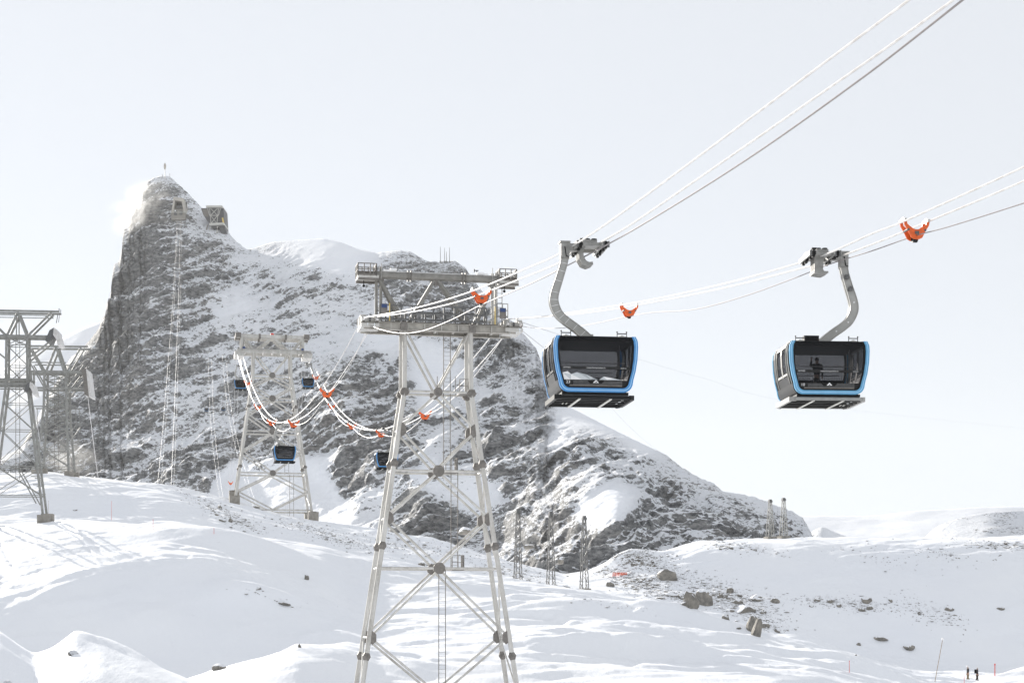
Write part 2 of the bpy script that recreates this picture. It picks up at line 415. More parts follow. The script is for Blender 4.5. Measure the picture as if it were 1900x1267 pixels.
nz = nz+crust*np.clip((Yg.ravel()-120)/20, 0, 1)
def scarps(period, amp, seed, steep=.16, msk=.1):
    # sastrugi: gentle windward backs, short steep lee faces towards the valley
    wq = (P2[:, 1]+fbm(P2*np.array([.35, 1, 1])+seed, period*2.6, 4, .55)*period*1.9+P2[:, 0]*.12)/period
    f = wq-np.floor(wq); h = np.where(f < steep, f/steep, (1-f)/(1-steep)); h = h*h*(3-2*h)
    mk = np.clip((fbm(P2*np.array([.5, 1, 1])+seed*3, period*3, 3)-msk)*3, 0, 1)
    return amp*h*mk
lit = np.clip((Yg.ravel()-140)/15, 0, 1)*np.clip((352-Yg.ravel())/6, 0, 1)
shade = np.exp(-((Yg.ravel()-180)/11)**2)*np.clip((640-PXg.ravel())/60, 0, 1)
nz = nz+lit*(1-.5*shade)*(scarps(9, .50, 3)+scarps(4.2, .24, 21, .2, 0)+scarps(2.2, .10, 45, .22, -.1))
near = np.clip((Yg.ravel()-72)/5, 0, 1)*np.clip((104-Yg.ravel())/6, 0, 1)
nz = nz+near*(scarps(3.4, .42, 61, .25, -.2)+scarps(1.5, .2, 77, .25, -.2))
nz = nz.reshape(ny, nx)*calm
TZ = TZ+nz*vis[:, None]
def hump(px, py_y, rx, ry, amp, rot=0):
    """a wind-shaped rise centred on column px at distance py_y"""
    global TZ
    cx = (px-CX)/F*py_y; dx = Xg-cx; dy = Yg-py_y; c, s = math.cos(rot), math.sin(rot)
    a, b = (dx*c+dy*s)/rx, (-dx*s+dy*c)/ry
    TZ = TZ+amp*np.exp(-(a*a+b*b))
hump(330, 213, 6, 3, 1.2); hump(455, 184, 5, 2.2, 1.7, .3); hump(300, 178, 5, 2, .8); hump(600, 176, 3.5, 1.5, .9)
hump(540, 160, 3, 1.5, 1.0); hump(1080, 196, 12, 4.5, 1.5, -.1); hump(1180, 178, 8, 3, 1.1, -.1); hump(1040, 172, 9, 4, 1.0)
hump(1110, 190, 12, 3.4, 1.5, -.1); hump(1130, 160, 11, 3.0, 1.9, .05); hump(1330, 190, 9, 2.6, 1.4, -.15); hump(420, 207, 11, 4.5, 1.8, -.1); hump(860, 205, 6, 4, .8); hump(1480, 205, 6, 2.5, 1.5, -.2); hump(1370, 178, 8, 3, .9); hump(1560, 172, 6, 2.5, .9, -.2)
hump(700, 172, 5, 3, -.8); hump(140, 85, 1.2, 2, .5); hump(230, 87, 1.5, 3, .45); hump(1160, 335, 6, 5, 3.0)
# vehicle tracks pressed into the upper plateau
for a, b in (((-30, 972), (25, 1032)), ((-48, 972), (0, 1032)), ((108, 975), (200, 1050)), ((96, 975), (180, 1047))):
    pa = np.array([(a[0]-CX)/F*226, 226]); pb = np.array([(b[0]-CX)/F*194, 194]); d = pb-pa; L = np.hypot(*d); d /= L
    t = (Xg-pa[0])*d[0]+(Yg-pa[1])*d[1]; e = np.abs((Xg-pa[0])*-d[1]+(Yg-pa[1])*d[0])
    TZ -= .13*np.exp(-(e/.25)**2)*((t > 0) & (t < L))
def ground_hit(px, py, ymin=66):
    j = (px-pxs[0])/2.6; j0 = int(np.clip(j, 0, nx-2)); fr = j-j0
    z = TZ[:, j0]*(1-fr)+TZ[:, j0+1]*fr; p = HOR-z/Ys*F
    k = np.where((Ys > ymin) & (p <= py))[0]
    k = k[0] if len(k) else ny-30
    return Ys[k], z[k]
def ground_z(X, Y):
    px = CX+X/Y*F; j = (px-pxs[0])/2.6; j0 = int(np.clip(j, 0, nx-2)); fr = min(max(j-j0, 0), 1)
    i = int(np.clip(np.searchsorted(Ys, Y)-1, 0, ny-2)); g = (Y-Ys[i])/(Ys[i+1]-Ys[i])
    return (TZ[i, j0]*(1-fr)+TZ[i, j0+1]*fr)*(1-g)+(TZ[i+1, j0]*(1-fr)+TZ[i+1, j0+1]*fr)*g
pyg = HOR-TZ/Yg*F
rock = np.zeros_like(TZ)
def stony(px, py, rx, ry, a, rot=0.0, ymin=0, ymax=1e9):
    global rock
    c, s = math.cos(rot), math.sin(rot); dx, dy = PXg-px, pyg-py
    e = np.exp(-(((dx*c+dy*s)/rx)**2+((-dx*s+dy*c)/ry)**2))*a*((Yg > ymin) & (Yg < ymax))
    rock = np.maximum(rock, e)
stony(420, 955, 90, 14, .75, .42, 280); stony(600, 990, 110, 14, .75, .3, 280); stony(760, 1010, 100, 16, .7, .15, 280)
stony(960, 1065, 120, 22, .65, .25, 260); stony(1180, 1080, 120, 25, .9, .3, 255); stony(1350, 1110, 90, 24, .85, .35, 255)
stony(1420, 1160, 60, 22, .7, .5, 255); stony(1600, 1125, 110, 12, .6, .05, 255); stony(1720, 1140, 90, 18, .55, .2, 255)
stony(1350, 1015, 110, 12, .7, .1, 300); stony(1180, 1040, 60, 22, .95, .2, 300); stony(1760, 1030, 160, 14, .55, 0.05, 300)
stony(1850, 1012, 100, 10, .8, 0, 300); stony(60, 893, 90, 8, .4, 0, 300); stony(500, 1110, 70, 7, .45, .3, 150, 230)
stony(130, 1212, 40, 6, .6, 0, 60, 100); stony(320, 985, 40, 5, .4, 0, 200, 240)
V = np.stack([Xg.ravel(), Yg.ravel(), TZ.ravel()], 1)
np_mesh('snow_ground', V, nx, ny, M['snow'], rock, kind='structure')

# ------------------------------------------------------------------ the mountain
S = 1.6
SIL = [(-260, 905), (-60, 880), (40, 830), (90, 735), (130, 665), (160, 640), (186, 606), (188, 592), (196, 584), (198, 560), (206, 552), (207, 512), (210, 506), (211, 491), (222, 486), (224, 470), (227, 466), (228, 424), (241, 420), (243, 399), (250, 395), (251, 383), (262, 379), (264, 357), (270, 353), (272, 338), (284, 331), (300, 326), (316, 329),
       (334, 345), (352, 362), (368, 379), (384, 396), (402, 412), (418, 424), (436, 446), (458, 464), (474, 460), (500, 450), (545, 446), (600, 443), (630, 449), (662, 462), (700, 470),
       (735, 465), (762, 468), (790, 484), (825, 486), (845, 485), (862, 496), (876, 515), (893, 540), (915, 560), (945, 592), (972, 620), (995, 648), (1008, 680), (1016, 715), (1030, 742), (1062, 758), (1105, 780),
       (1150, 803), (1190, 822), (1232, 842), (1262, 865), (1292, 884), (1322, 896), (1342, 912), (1372, 916), (1400, 922), (1440, 938), (1470, 948), (1490, 962), (1502, 982), (1512, 1004), (1540, 1040), (1640, 1075)]
CP = [(500, 960, 772), (640, 900, 780), (900, 1000, 672), (1150, 1050, 560), (1300, 985, 600), (1500, 990, 650), (1350, 912, 650), (1230, 845, 690), (1020, 735, 800), (960, 600, 950),
      (850, 485, 1040), (740, 467, 1060), (600, 445, 1110), (460, 465, 1150), (305, 328, 1230), (225, 440, 1210), (186, 605, 1120), (130, 700, 1080), (60, 870, 950), (300, 880, 870), (400, 600, 1040),
      (320, 500, 1130), (700, 620, 960), (640, 740, 860), (860, 700, 870), (940, 850, 735), (1080, 880, 650), (1150, 930, 595), (1240, 930, 628), (800, 860, 740), (540, 860, 812), (420, 760, 930), (200, 780, 1000), (-60, 900, 900), (1640, 1075, 640), (250, 700, 1010), (1420, 980, 620)]
cp = np.array(CP, float)
def rbf(px, py, pts, smooth=900.):
    A = pts[:, :2]; d = np.sqrt(((A[:, None]-A[None])**2).sum(-1)+smooth); n = len(A)
    K = np.zeros((n+3, n+3)); K[:n, :n] = d-1e-3*np.eye(n)*d.max(); K[:n, n:] = np.c_[np.ones(n), A/1000]; K[n:, :n] = K[:n, n:].T
    wv = np.linalg.solve(K, np.r_[pts[:, 2], 0, 0, 0]); r = wv[n]+wv[n+1]*px/1000+wv[n+2]*py/1000
    for i in range(n): r = r+wv[i]*np.sqrt((px-A[i, 0])**2+(py-A[i, 1])**2+smooth)
    return r
RK = np.array([(240,450,.9),(230,520,.95),(260,600,.9),(210,620,.95),(180,680,.9),(280,400,.8),(300,350,.65),(350,430,.45),(330,500,.8),(380,520,.7),(420,460,.55),(300,560,.85),(350,600,.65),(200,740,.85),(150,800,.8),(300,680,.6),(260,760,.65),(330,760,.42),(220,860,.7),(300,880,.55),(120,760,.9),(370,470,.45),
(450,500,.38),(500,480,.42),(560,475,.30),(600,450,-.2),(650,470,-.1),(690,490,.25),(740,490,.6),(800,505,.8),(850,510,.8),(900,560,.75),(560,540,.36),(620,560,.33),(680,560,.32),(760,560,.55),(820,600,.6),(500,600,.33),(430,570,.15),(450,640,.3),(560,620,.32),(640,640,.25),(700,640,.1),(400,640,.33),(360,700,.42),(400,760,.38),(350,820,.5),(420,720,.38),
(665,700,.9),(700,750,.8),(640,755,.75),(590,740,.5),(600,815,.65),(560,800,.6),(545,870,-.3),(620,850,-.1),(500,810,.5),(480,930,-.4),(600,930,-.4),(680,860,1.0),(655,885,.85),(700,915,.0),(720,830,.8),(740,700,.5),(800,690,-.1),(850,730,.35),(930,650,.9),(980,680,.95),(900,620,.9),(1000,720,.6),(950,740,.3),(880,780,.5),(930,820,.95),(980,800,.7),(1075,775,-.1),(850,860,.4),
(940,860,.7),(880,915,-.1),(820,900,.0),(1000,850,.6),(1035,835,-.2),(1100,830,.85),(1130,865,.5),(1060,885,.75),(1010,900,.7),(1150,925,-.3),(1100,965,-.3),(1180,900,.0),(1080,930,.3),(1000,925,.4),(960,955,.3),(820,965,.55),(760,955,.5),(700,965,.35),(1050,990,.85),(1000,1000,.8),(1100,1030,.95),(950,1000,.6),(1150,995,.5),(1200,965,.75),(1250,930,.85),(1235,875,.75),(1300,900,.8),(1330,950,.9),(1290,985,.6),(1380,960,.8),(1450,970,.8),(1480,980,.85),(1180,830,-.2),(1120,790,-.2),(1200,848,.2),(1250,985,.6),(900,975,.35),(1390,925,.2),(1440,945,.3),(1060,865,.65),(1155,868,.85),(1190,878,.7),(1150,843,.6),(1085,812,.7),(1040,795,.4),(1195,935,.45),(1110,848,.8),(1210,905,.75)], float)
mpx = np.arange(-260, 1640, 1.75); mnx = len(mpx)
top = smooth_cols(np.interp(mpx, [p[0] for p in SIL], [p[1] for p in SIL]), 3)+(fbm(np.stack([mpx/9, mpx*0, mpx*0], 1), 1.0, 3)*np.interp(mpx, [440, 500, 520, 690, 720, 1000, 1040, 1230, 1260], [1.1, 1.1, .15, .15, 1.8, 1.8, .3, .4, 2.4]))
bot = np.maximum(1110, top+60)
nrow, nback = 430, 16
s = np.linspace(0, 1, nrow)[:, None]
mpy = bot[None]+(top-bot)[None]*s
mpxg = np.repeat(mpx[None], nrow, 0)
MY = rbf(mpxg, mpy, cp)*S
crest = np.clip((s-.94)/.06, 0, 1)
MY = MY+14*crest**2                                   # the ridge rounds over
RKv = 0; wsum = 1e-9
for a, b, r in RK:
    g = np.exp(-((mpxg-a)**2+(mpy-b)**2)/(2*26.**2)); RKv = RKv+g*r; wsum = wsum+g
Rm = RKv/wsum
Rm = Rm+.13*np.exp(-((Rm-.38)/.16)**2)-.14*np.clip((Rm-.6)/.25, 0, 1)*np.clip((mpxg-900)/100, 0, 1)-.10*np.clip((Rm-.6)/.25, 0, 1)
mX, mZ = (mpxg-CX)/F*MY, (HOR-mpy)/F*MY
P = np.stack([mX.ravel(), MY.ravel(), mZ.ravel()], 1)
Rw = np.clip(Rm.ravel()+fbm(P, 90, 3)*.28, 0, 1)
tl = R(22); Pt = np.stack([P[:, 0]*math.cos(tl)+P[:, 2]*math.sin(tl), P[:, 1], -P[:, 0]*math.sin(tl)+P[:, 2]*math.cos(tl)], 1)
wz = Pt[:, 2]+fbm(P, 70, 3)*14
saw = lambda x: (lambda q: np.where(q < .72, q/.72, (1-q)/.28))(x-np.floor(x))
led = (saw(wz/21.)-.5)*12+(saw(wz/8.1+.3*fbm(P, 22, 2))-.5)*5.0
Ps = np.stack([Pt[:, 0]*.6, Pt[:, 1]*.6, Pt[:, 2]*1.5], 1)
D = Rw*(fbm(P, 95, 6, .52, True)*13+led+fbm(Ps, 26, 4, .55, True)*4.5-11)+fbm(P, 160, 3)*5+fbm(P, 40, 3)*1.6+fbm(Ps, 9, 3, .6)*1.3*(.25+Rw)+(1-Rw)*np.maximum(0, fbm(Ps, 12, 3, .6)-.25)*2.0
nrm = np.array([0, -.82, .57]); lift = D.reshape(nrow, mnx)*np.clip((mpy-top[None])/70, .04, 1)
mX2 = mX; MY2 = MY+lift*nrm[1]; mZ2 = mZ+lift*nrm[2]
bk = np.arange(1, nback+1)[:, None]/nback
bY = MY2[-1][None]+(bk**1.3)*420; bZ = mZ2[-1][None]-(bk**1.5)*np.maximum(mZ2[-1][None]+80, 30)*1.0; bX = mX2[-1][None]*bY/bY[0:1]
AX = np.concatenate([mX2, bX]); AY = np.concatenate([MY2, bY]); AZ = np.concatenate([mZ2, bZ])
AR = np.concatenate([Rm+.0, np.repeat(Rm[-1:], nback, 0)])
np_mesh('mountain', np.stack([AX.ravel(), AY.ravel(), AZ.ravel()], 1), mnx, nrow+nback, M['mountain'], AR, kind='structure')
def mtn(px, py, dy=0):
    """point of the mountain surface seen at this column and row"""
    j = int(np.clip(round((px-mpx[0])/1.75), 0, mnx-1)); p = HOR-mZ2[:, j]/MY2[:, j]*F
    k = int(np.argmin(np.abs(p-py))); Y = MY2[k, j]+dy
    return at(px, py, Y)

# far ridges and the glacier dome
def ridge(name, sil, Y0, Y1, amp, rk, x0, x1, step=6, rows=90, drop=60):
    px = np.arange(x0, x1, step); t = smooth_cols(np.interp(px, [p[0] for p in sil], [p[1] for p in sil]), 7); n = len(px)
    s = np.linspace(0, 1, rows)[:, None]; py = np.maximum(1140, t)[None]+(t-np.maximum(1140, t))[None]*s
    Y = Y0+(Y1-Y0)*s**1.2+0*py; pg = np.repeat(px[None], rows, 0)
    X, Z = (pg-CX)/F*Y, (HOR-py)/F*Y; P = np.stack([X.ravel(), Y.ravel(), Z.ravel()], 1)
    d = (fbm(P, amp*14, 5, .52)*amp).reshape(rows, n)*(1-.6*s); Y = Y-.7*d; Z = Z+.4*d
    b = np.arange(1, 9)[:, None]/8; bY = Y[-1][None]+b*900; bZ = Z[-1][None]-b**1.4*(Z[-1][None]+60); bX = X[-1][None]*bY/Y[-1][None]
    rr = np.full((rows+8, n), rk[0]); rr[:rows] = rk[0]+rk[1]*(fbm(P, amp*25, 3)).reshape(rows, n)
    np_mesh(name, np.stack([np.concatenate([X, bX]).ravel(), np.concatenate([Y, bY]).ravel(), np.concatenate([Z, bZ]).ravel()], 1), n, rows+8, M['mountain'], rr, kind='structure')
ridge('far_ridge', [(-700, 700), (-200, 705), (0, 690), (60, 652), (110, 632), (150, 612), (190, 598), (240, 640), (330, 760)], 2300, 3300, 26, (-.1, .5), -700, 340, 5)
ridge('glacier_dome', [(1300, 1000), (1480, 960), (1560, 960), (1640, 956), (1700, 947), (1800, 938), (1860, 937), (1940, 938), (2200, 930), (2600, 950)], 2600, 3300, 34, (-.6, .5), 1300, 2600, 6)
ridge('rocky_spur', [(1480, 1010), (1520, 975), (1560, 992), (1620, 1016), (1700, 1012), (1735, 978), (1775, 962), (1830, 950), (1900, 946), (2100, 935), (2600, 940)], 1250, 1420, 12, (.85, .6), 1480, 2600, 5)

# ------------------------------------------------------------------ aerial ropes
d1 = Vector((.2216, -.9751, 0)); a1 = Vector((.9751, .2216, 0))       # line direction towards the camera; across
O1 = Vector(at(684.5, 590, 128.5)); O1.z = 0
O2 = Vector(at(948, 590, 131.0)); O2.z = 0
def plan_pt(O, off, px):
    o = O+a1*off; r = (px-CX)/F; s = (r*o.y-o.x)/(d1.x-r*d1.y); return o+d1*s
def rope_pts(O, off, pts, n=10):
    P = []
    for px, py in pts:
        q = plan_pt(O, off, px); P.append(Vector((q.x, q.y, (HOR-py)/F*q.y)))
    out = []
    for i in range(len(P)-1):
        p0, p1, p2, p3 = P[max(i-1, 0)], P[i], P[i+1], P[min(i+2, len(P)-1)]
        L = (p2-p1).length
        m1 = (p2-p0)/max((p2-p0).length, 1e-6)*L; m2 = (p3-p1)/max((p3-p1).length, 1e-6)*L
        for k in range(n):
            t = k/n; out.append((2*t**3-3*t**2+1)*p1+(t**3-2*t**2+t)*m1+(-2*t**3+3*t**2)*p2+(t**3-t**2)*m2)
    out.append(P[-1]); return out
def rope(name, pts, r, mat, label, group=None, cat='cable'):
    b = MB(); b.path(pts, r, 6); o = b.build(name, mat, smooth=True); return tag(o, label, cat, group)
A1 = rope_pts(O1, -.5, [(672, 590), (760, 574), (860, 546), (990, 493), (1038, 471), (1135, 409), (1600, 65), (1690, -2), (1850, -125)])
B1 = rope_pts(O1, .5, [(697, 588), (770, 578), (860, 557), (990, 508), (1040, 487), (1120, 447), (1180, 411), (1600, 121), (1770, 0), (1900, -95)])
H1 = rope_pts(O1, 0, [(684, 602), (705, 611), (740, 618), (780, 615), (830, 597), (893, 566), (990, 524), (1083, 477), (1180, 424), (1380, 300), (1600, 145), (1787, 0), (1900, -90)])
A2 = rope_pts(O2, -.5, [(940, 592), (1000, 588), (1100, 574), (1210, 556), (1350, 525), (1480, 489), (1540, 469), (1620, 433), (1670, 414), (1900, 310), (2010, 256)])
B2 = rope_pts(O2, .5, [(957, 592), (1010, 588), (1100, 579), (1210, 561), (1350, 533), (1480, 500), (1530, 486), (1620, 453), (1725, 410), (1900, 336), (2020, 280)])
H2 = rope_pts(O2, 0, [(949, 603), (1000, 609), (1050, 608), (1090, 603), (1167, 587), (1210, 580), (1290, 574), (1380, 550), (1480, 514), (1540, 490), (1620, 465), (1697, 438), (1760, 421), (1900, 377), (2010, 340)])
GR = 'glare-pale track ropes of the new gondola line'
rope('track_rope', A1, .034, 'glare_rime', 'upper left thick pale track rope above the nearer gondola with the white mountain print', GR)
rope('track_rope', B1, .034, 'glare_rime', 'middle thick pale track rope running to the top edge past the gondola numbered 23', GR)
rope('haul_rope', H1, .026, 'wire', 'thin dark haul rope held by the claw above the gondola numbered 23', 'haul ropes of the new gondola line')
rope('track_rope', A2, .036, 'glare_rime', 'upper glaring white track rope passing the right gondola to the right edge', GR)
rope('track_rope', B2, .036, 'glare_rime', 'second white track rope just below the brightest one at the right edge', GR)
rope('haul_rope', H2, .022, 'wire', 'thin dark haul rope under the right gondola carriage, lowest at the right edge', 'haul ropes of the new gondola line')
# spans between the near and the far tower
T2L, T2R = at(444, 652, 340), at(569, 652, 342)
def span(P0, P1, z0, z1, sag, off, t0=0, t1=1, n=60, dz=0, carr=None):
    dd = Vector((P1.x-P0.x, P1.y-P0.y, 0)); ax = Vector((dd.y, -dd.x, 0)).normalized(); pts = []
    for k in range(n+1):
        t = t0+(t1-t0)*k/n; z = z0+(z1-z0)*t-4*sag*t*(1-t)+dz
        if carr:
            for c0, c1 in zip(carr[:-1], carr[1:]):
                if c0 <= t < c1: q = (t-c0)/(c1-c0); z -= .65*4*q*(1-q)
        pts.append(Vector((P0.x+dd.x*t, P0.y+dd.y*t, z))+ax*off)
    return pts
tL, tR = [0, .153, .343, .53, .69, .845, 1], [0, .218, .4, .573, .73, .89, 1]
zL = (HOR-590)/F*128.5; zR = (HOR-592)/F*131
for nm, P0, P1, z0, sag, tt, side in (('left', O1, T2L, zL, 10.8, tL, 'left arms'), ('right', O2, T2R, zR, 11.9, tR, 'right arms')):
    z1 = P1.z
    rope('track_rope', span(P0, P1, z0, z1, sag, -.5), .038, 'glare_rime', f'outer sagging white rope strung between the {side} of the two new towers', 'track ropes sagging between the towers')
    rope('track_rope', span(P0, P1, z0, z1, sag, .5), .038, 'glare_rime', f'inner sagging white rope strung between the {side} of the two new towers', 'track ropes sagging between the towers')
    rope('haul_rope', span(P0, P1, z0, z1, sag, 0, dz=-.45, carr=tt, n=120), .024, 'glare_rime', f'lowest drooping white haul rope between the {side} of the two new towers', 'haul ropes of the new gondola line')
def far_rope(pts, r, mat, label, name='track_rope', group=None):
    P = [at(*p) for p in pts]; out = []
    for i in range(len(P)-1):
        p0, p1, p2, p3 = P[max(i-1, 0)], P[i], P[i+1], P[min(i+2, len(P)-1)]
        for k in range(12):
            t = k/12; out.append(.5*((2*p1)+(p2-p0)*t+(2*p0-5*p1+4*p2-p3)*t*t+(3*p1-p0-3*p2+p3)*t**3))
    out.append(P[-1]); rope(name, out, r, mat, label, group)
for k, dx in enumerate((-3, 3)):
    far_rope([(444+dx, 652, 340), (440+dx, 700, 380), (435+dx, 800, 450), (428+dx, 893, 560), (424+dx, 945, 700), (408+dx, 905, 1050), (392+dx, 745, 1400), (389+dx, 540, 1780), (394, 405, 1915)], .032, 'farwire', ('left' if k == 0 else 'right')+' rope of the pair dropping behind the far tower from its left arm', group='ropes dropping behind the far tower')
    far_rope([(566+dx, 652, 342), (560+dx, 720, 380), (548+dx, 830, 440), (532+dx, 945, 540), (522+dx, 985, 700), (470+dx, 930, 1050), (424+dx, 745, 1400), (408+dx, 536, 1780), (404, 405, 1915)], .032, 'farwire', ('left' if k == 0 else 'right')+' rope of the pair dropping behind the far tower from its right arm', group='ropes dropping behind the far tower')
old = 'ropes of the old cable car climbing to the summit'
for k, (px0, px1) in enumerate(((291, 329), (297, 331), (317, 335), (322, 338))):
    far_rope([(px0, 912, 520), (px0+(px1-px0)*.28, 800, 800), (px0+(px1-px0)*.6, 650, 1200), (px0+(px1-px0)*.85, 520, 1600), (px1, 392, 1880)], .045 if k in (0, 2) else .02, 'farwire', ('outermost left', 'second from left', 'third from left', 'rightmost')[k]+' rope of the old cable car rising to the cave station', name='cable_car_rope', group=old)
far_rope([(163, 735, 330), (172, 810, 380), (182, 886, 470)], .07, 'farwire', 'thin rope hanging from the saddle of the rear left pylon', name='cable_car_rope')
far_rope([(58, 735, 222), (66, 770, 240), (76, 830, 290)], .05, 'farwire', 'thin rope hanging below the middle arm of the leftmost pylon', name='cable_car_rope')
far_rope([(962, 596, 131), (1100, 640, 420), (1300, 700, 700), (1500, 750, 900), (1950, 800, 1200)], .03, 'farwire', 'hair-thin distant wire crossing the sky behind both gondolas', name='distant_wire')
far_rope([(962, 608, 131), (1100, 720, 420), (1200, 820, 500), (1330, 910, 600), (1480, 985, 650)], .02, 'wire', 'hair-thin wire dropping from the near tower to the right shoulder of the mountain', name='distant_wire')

# ------------------------------------------------------------------ orange rope carriers
def make_carrier(first_label):
    r = empty('rope_carrier', (0, 0, 0), 0, first_label, 'rope carrier', 'orange rope carriers joining the ropes')
    prof_o = [(-.52, .02), (-.50, -.12), (-.36, -.34), (-.22, -.60), (-.10, -.66), (.10, -.66), (.22, -.60), (.36, -.34), (.50, -.12), (.52, .02)]
    prof_i = [(-.42, .06), (-.38, -.10), (-.28, -.18), (-.15, -.26), (-.05, -.29), (.05, -.29), (.15, -.26), (.28, -.18), (.38, -.10), (.42, .06)]
    for v in (-.17, .17):
        b = MB(); b.strip(prof_o, prof_i, (0, v-.02, 0), (1, 0, 0), (0, 0, 1), (0, 1, 0), .04); b.build('side_plate', 'orange', r)
    for x in (-.47, .47):
        b = MB(); b.box((x, 0, .05), (.10, .46, .10)); b.box((x, 0, .12), (.05, .2, .08)); b.build('rope_clamp', 'alu', r)
    b = MB(); b.tube((-.09, 0, -.62), (.09, 0, -.62), .13, n=14); b.build('roller', 'black', r, smooth=True)
    b = MB(); b.box((0, 0, -.42), (.16, .44, .11)); b.build('spacer', 'darksteel', r)
    for x in (-.34, .34): b = MB(); b.tube((x, -.2, -.31), (x, .2, -.31), .045); b.build('spacer_bolt', 'darksteel', r)
    return r
CARR = make_carrier('orange rope carrier in front of the near tower top, just left of its right post')
def put(o, P, ax):
    o.location = P; o.rotation_euler = (0, 0, math.atan2(ax.y, ax.x))
def rope_z(pts, P):
    best = min(range(len(pts)), key=lambda i: (pts[i].xy-P.xy).length); return pts[best].z
q = plan_pt(O1, 0, 893); q.z = rope_z(A1, q)-.02; put(CARR, q, a1)
carr_near = [(1167, 'small orange rope carrier against the sky just right of the left gondola hanger'), (1697, 'largest orange rope carrier, alone on the ropes near the right edge')]
for px, lab in carr_near:
    c = copy_tree(CARR); c['label'] = lab; q = plan_pt(O2, 0, px); q.z = (rope_z(A2, q)+rope_z(B2, q))/2-.02; put(c, q, a1)
CL = ['orange rope carrier left of the near tower, largest on the far span',
      'orange rope carrier just right of the grip of the gondola hanging before the far tower',
      'orange rope carrier just left of the grip of the gondola hanging before the far tower',
      'second orange carrier down from the left arm of the far tower',
      'topmost orange carrier below the left arm of the far tower']
CR = ['orange carrier seen through the near tower below its upper cross girder',
      'orange carrier at the lowest point of the right span beside the near tower leg',
      'middle orange carrier on the sagging right ropes between the two towers',
      'second orange carrier down from the right arm of the far tower',
      'topmost orange carrier below the right arm of the far tower']
for P0, P1, z0, sag, tt, labs in ((O1, T2L, zL, 10.8, tL, CL), (O2, T2R, zR, 11.9, tR, CR)):
    dd = Vector((P1.x-P0.x, P1.y-P0.y, 0)); ax = Vector((dd.y, -dd.x, 0)).normalized()
    for t, lab in zip(tt[1:-1], labs):
        c = copy_tree(CARR); c['label'] = lab; z = z0+(P1.z-z0)*t-4*sag*t*(1-t); c.scale = (1.35,)*3
        put(c, Vector((P0.x+dd.x*t, P0.y+dd.y*t, z)), ax)
for px, py, Y, lab in ((428, 893, 560, 'tiny orange carrier left of the far tower foot on the dropping ropes'), (529, 965, 560, 'tiny orange carrier between the feet of the far tower at the snow crest')):
    c = copy_tree(CARR); c['label'] = lab; c.scale = (1.6,)*3; put(c, at(px, py, Y), a1)

# ------------------------------------------------------------------ people
def skin_body(name, bones, mat, parent=None, sub=1):
    """bones: list of (id, parent id, (x,y,z), radius)"""
    ids = {b[0]: i for i, b in enumerate(bones)}
    me = bpy.data.meshes.new(name); me.from_pydata([b[2] for b in bones], [(ids[b[1]], ids[b[0]]) for b in bones if b[1]], [])
    o = bpy.data.objects.new(name, me); COL.objects.link(o)
    md = o.modifiers.new('skin', 'SKIN'); sv = me.skin_vertices[0] if me.skin_vertices else None
    if sv is None:
        import bmesh
        bm = bmesh.new(); bm.from_mesh(me); bm.verts.layers.skin.verify(); bm.to_mesh(me); bm.free(); sv = me.skin_vertices[0]
    for b, d in zip(bones, sv.data): d.radius = (b[3] if isinstance(b[3], tuple) else (b[3], b[3]))
    sv.data[0].use_root = True
    ss = o.modifiers.new('sub', 'SUBSURF'); ss.levels = ss.render_levels = sub
    dg = bpy.context.evaluated_depsgraph_get(); nm = bpy.data.meshes.new_from_object(o.evaluated_get(dg))
    bpy.data.objects.remove(o); nm.name = name
    nm.polygons.foreach_set('use_smooth', [True]*len(nm.polygons)); nm.materials.clear(); nm.materials.append(M[mat])
    o = bpy.data.objects.new(name, nm); COL.objects.link(o)
    if parent: o.parent = parent
    return o
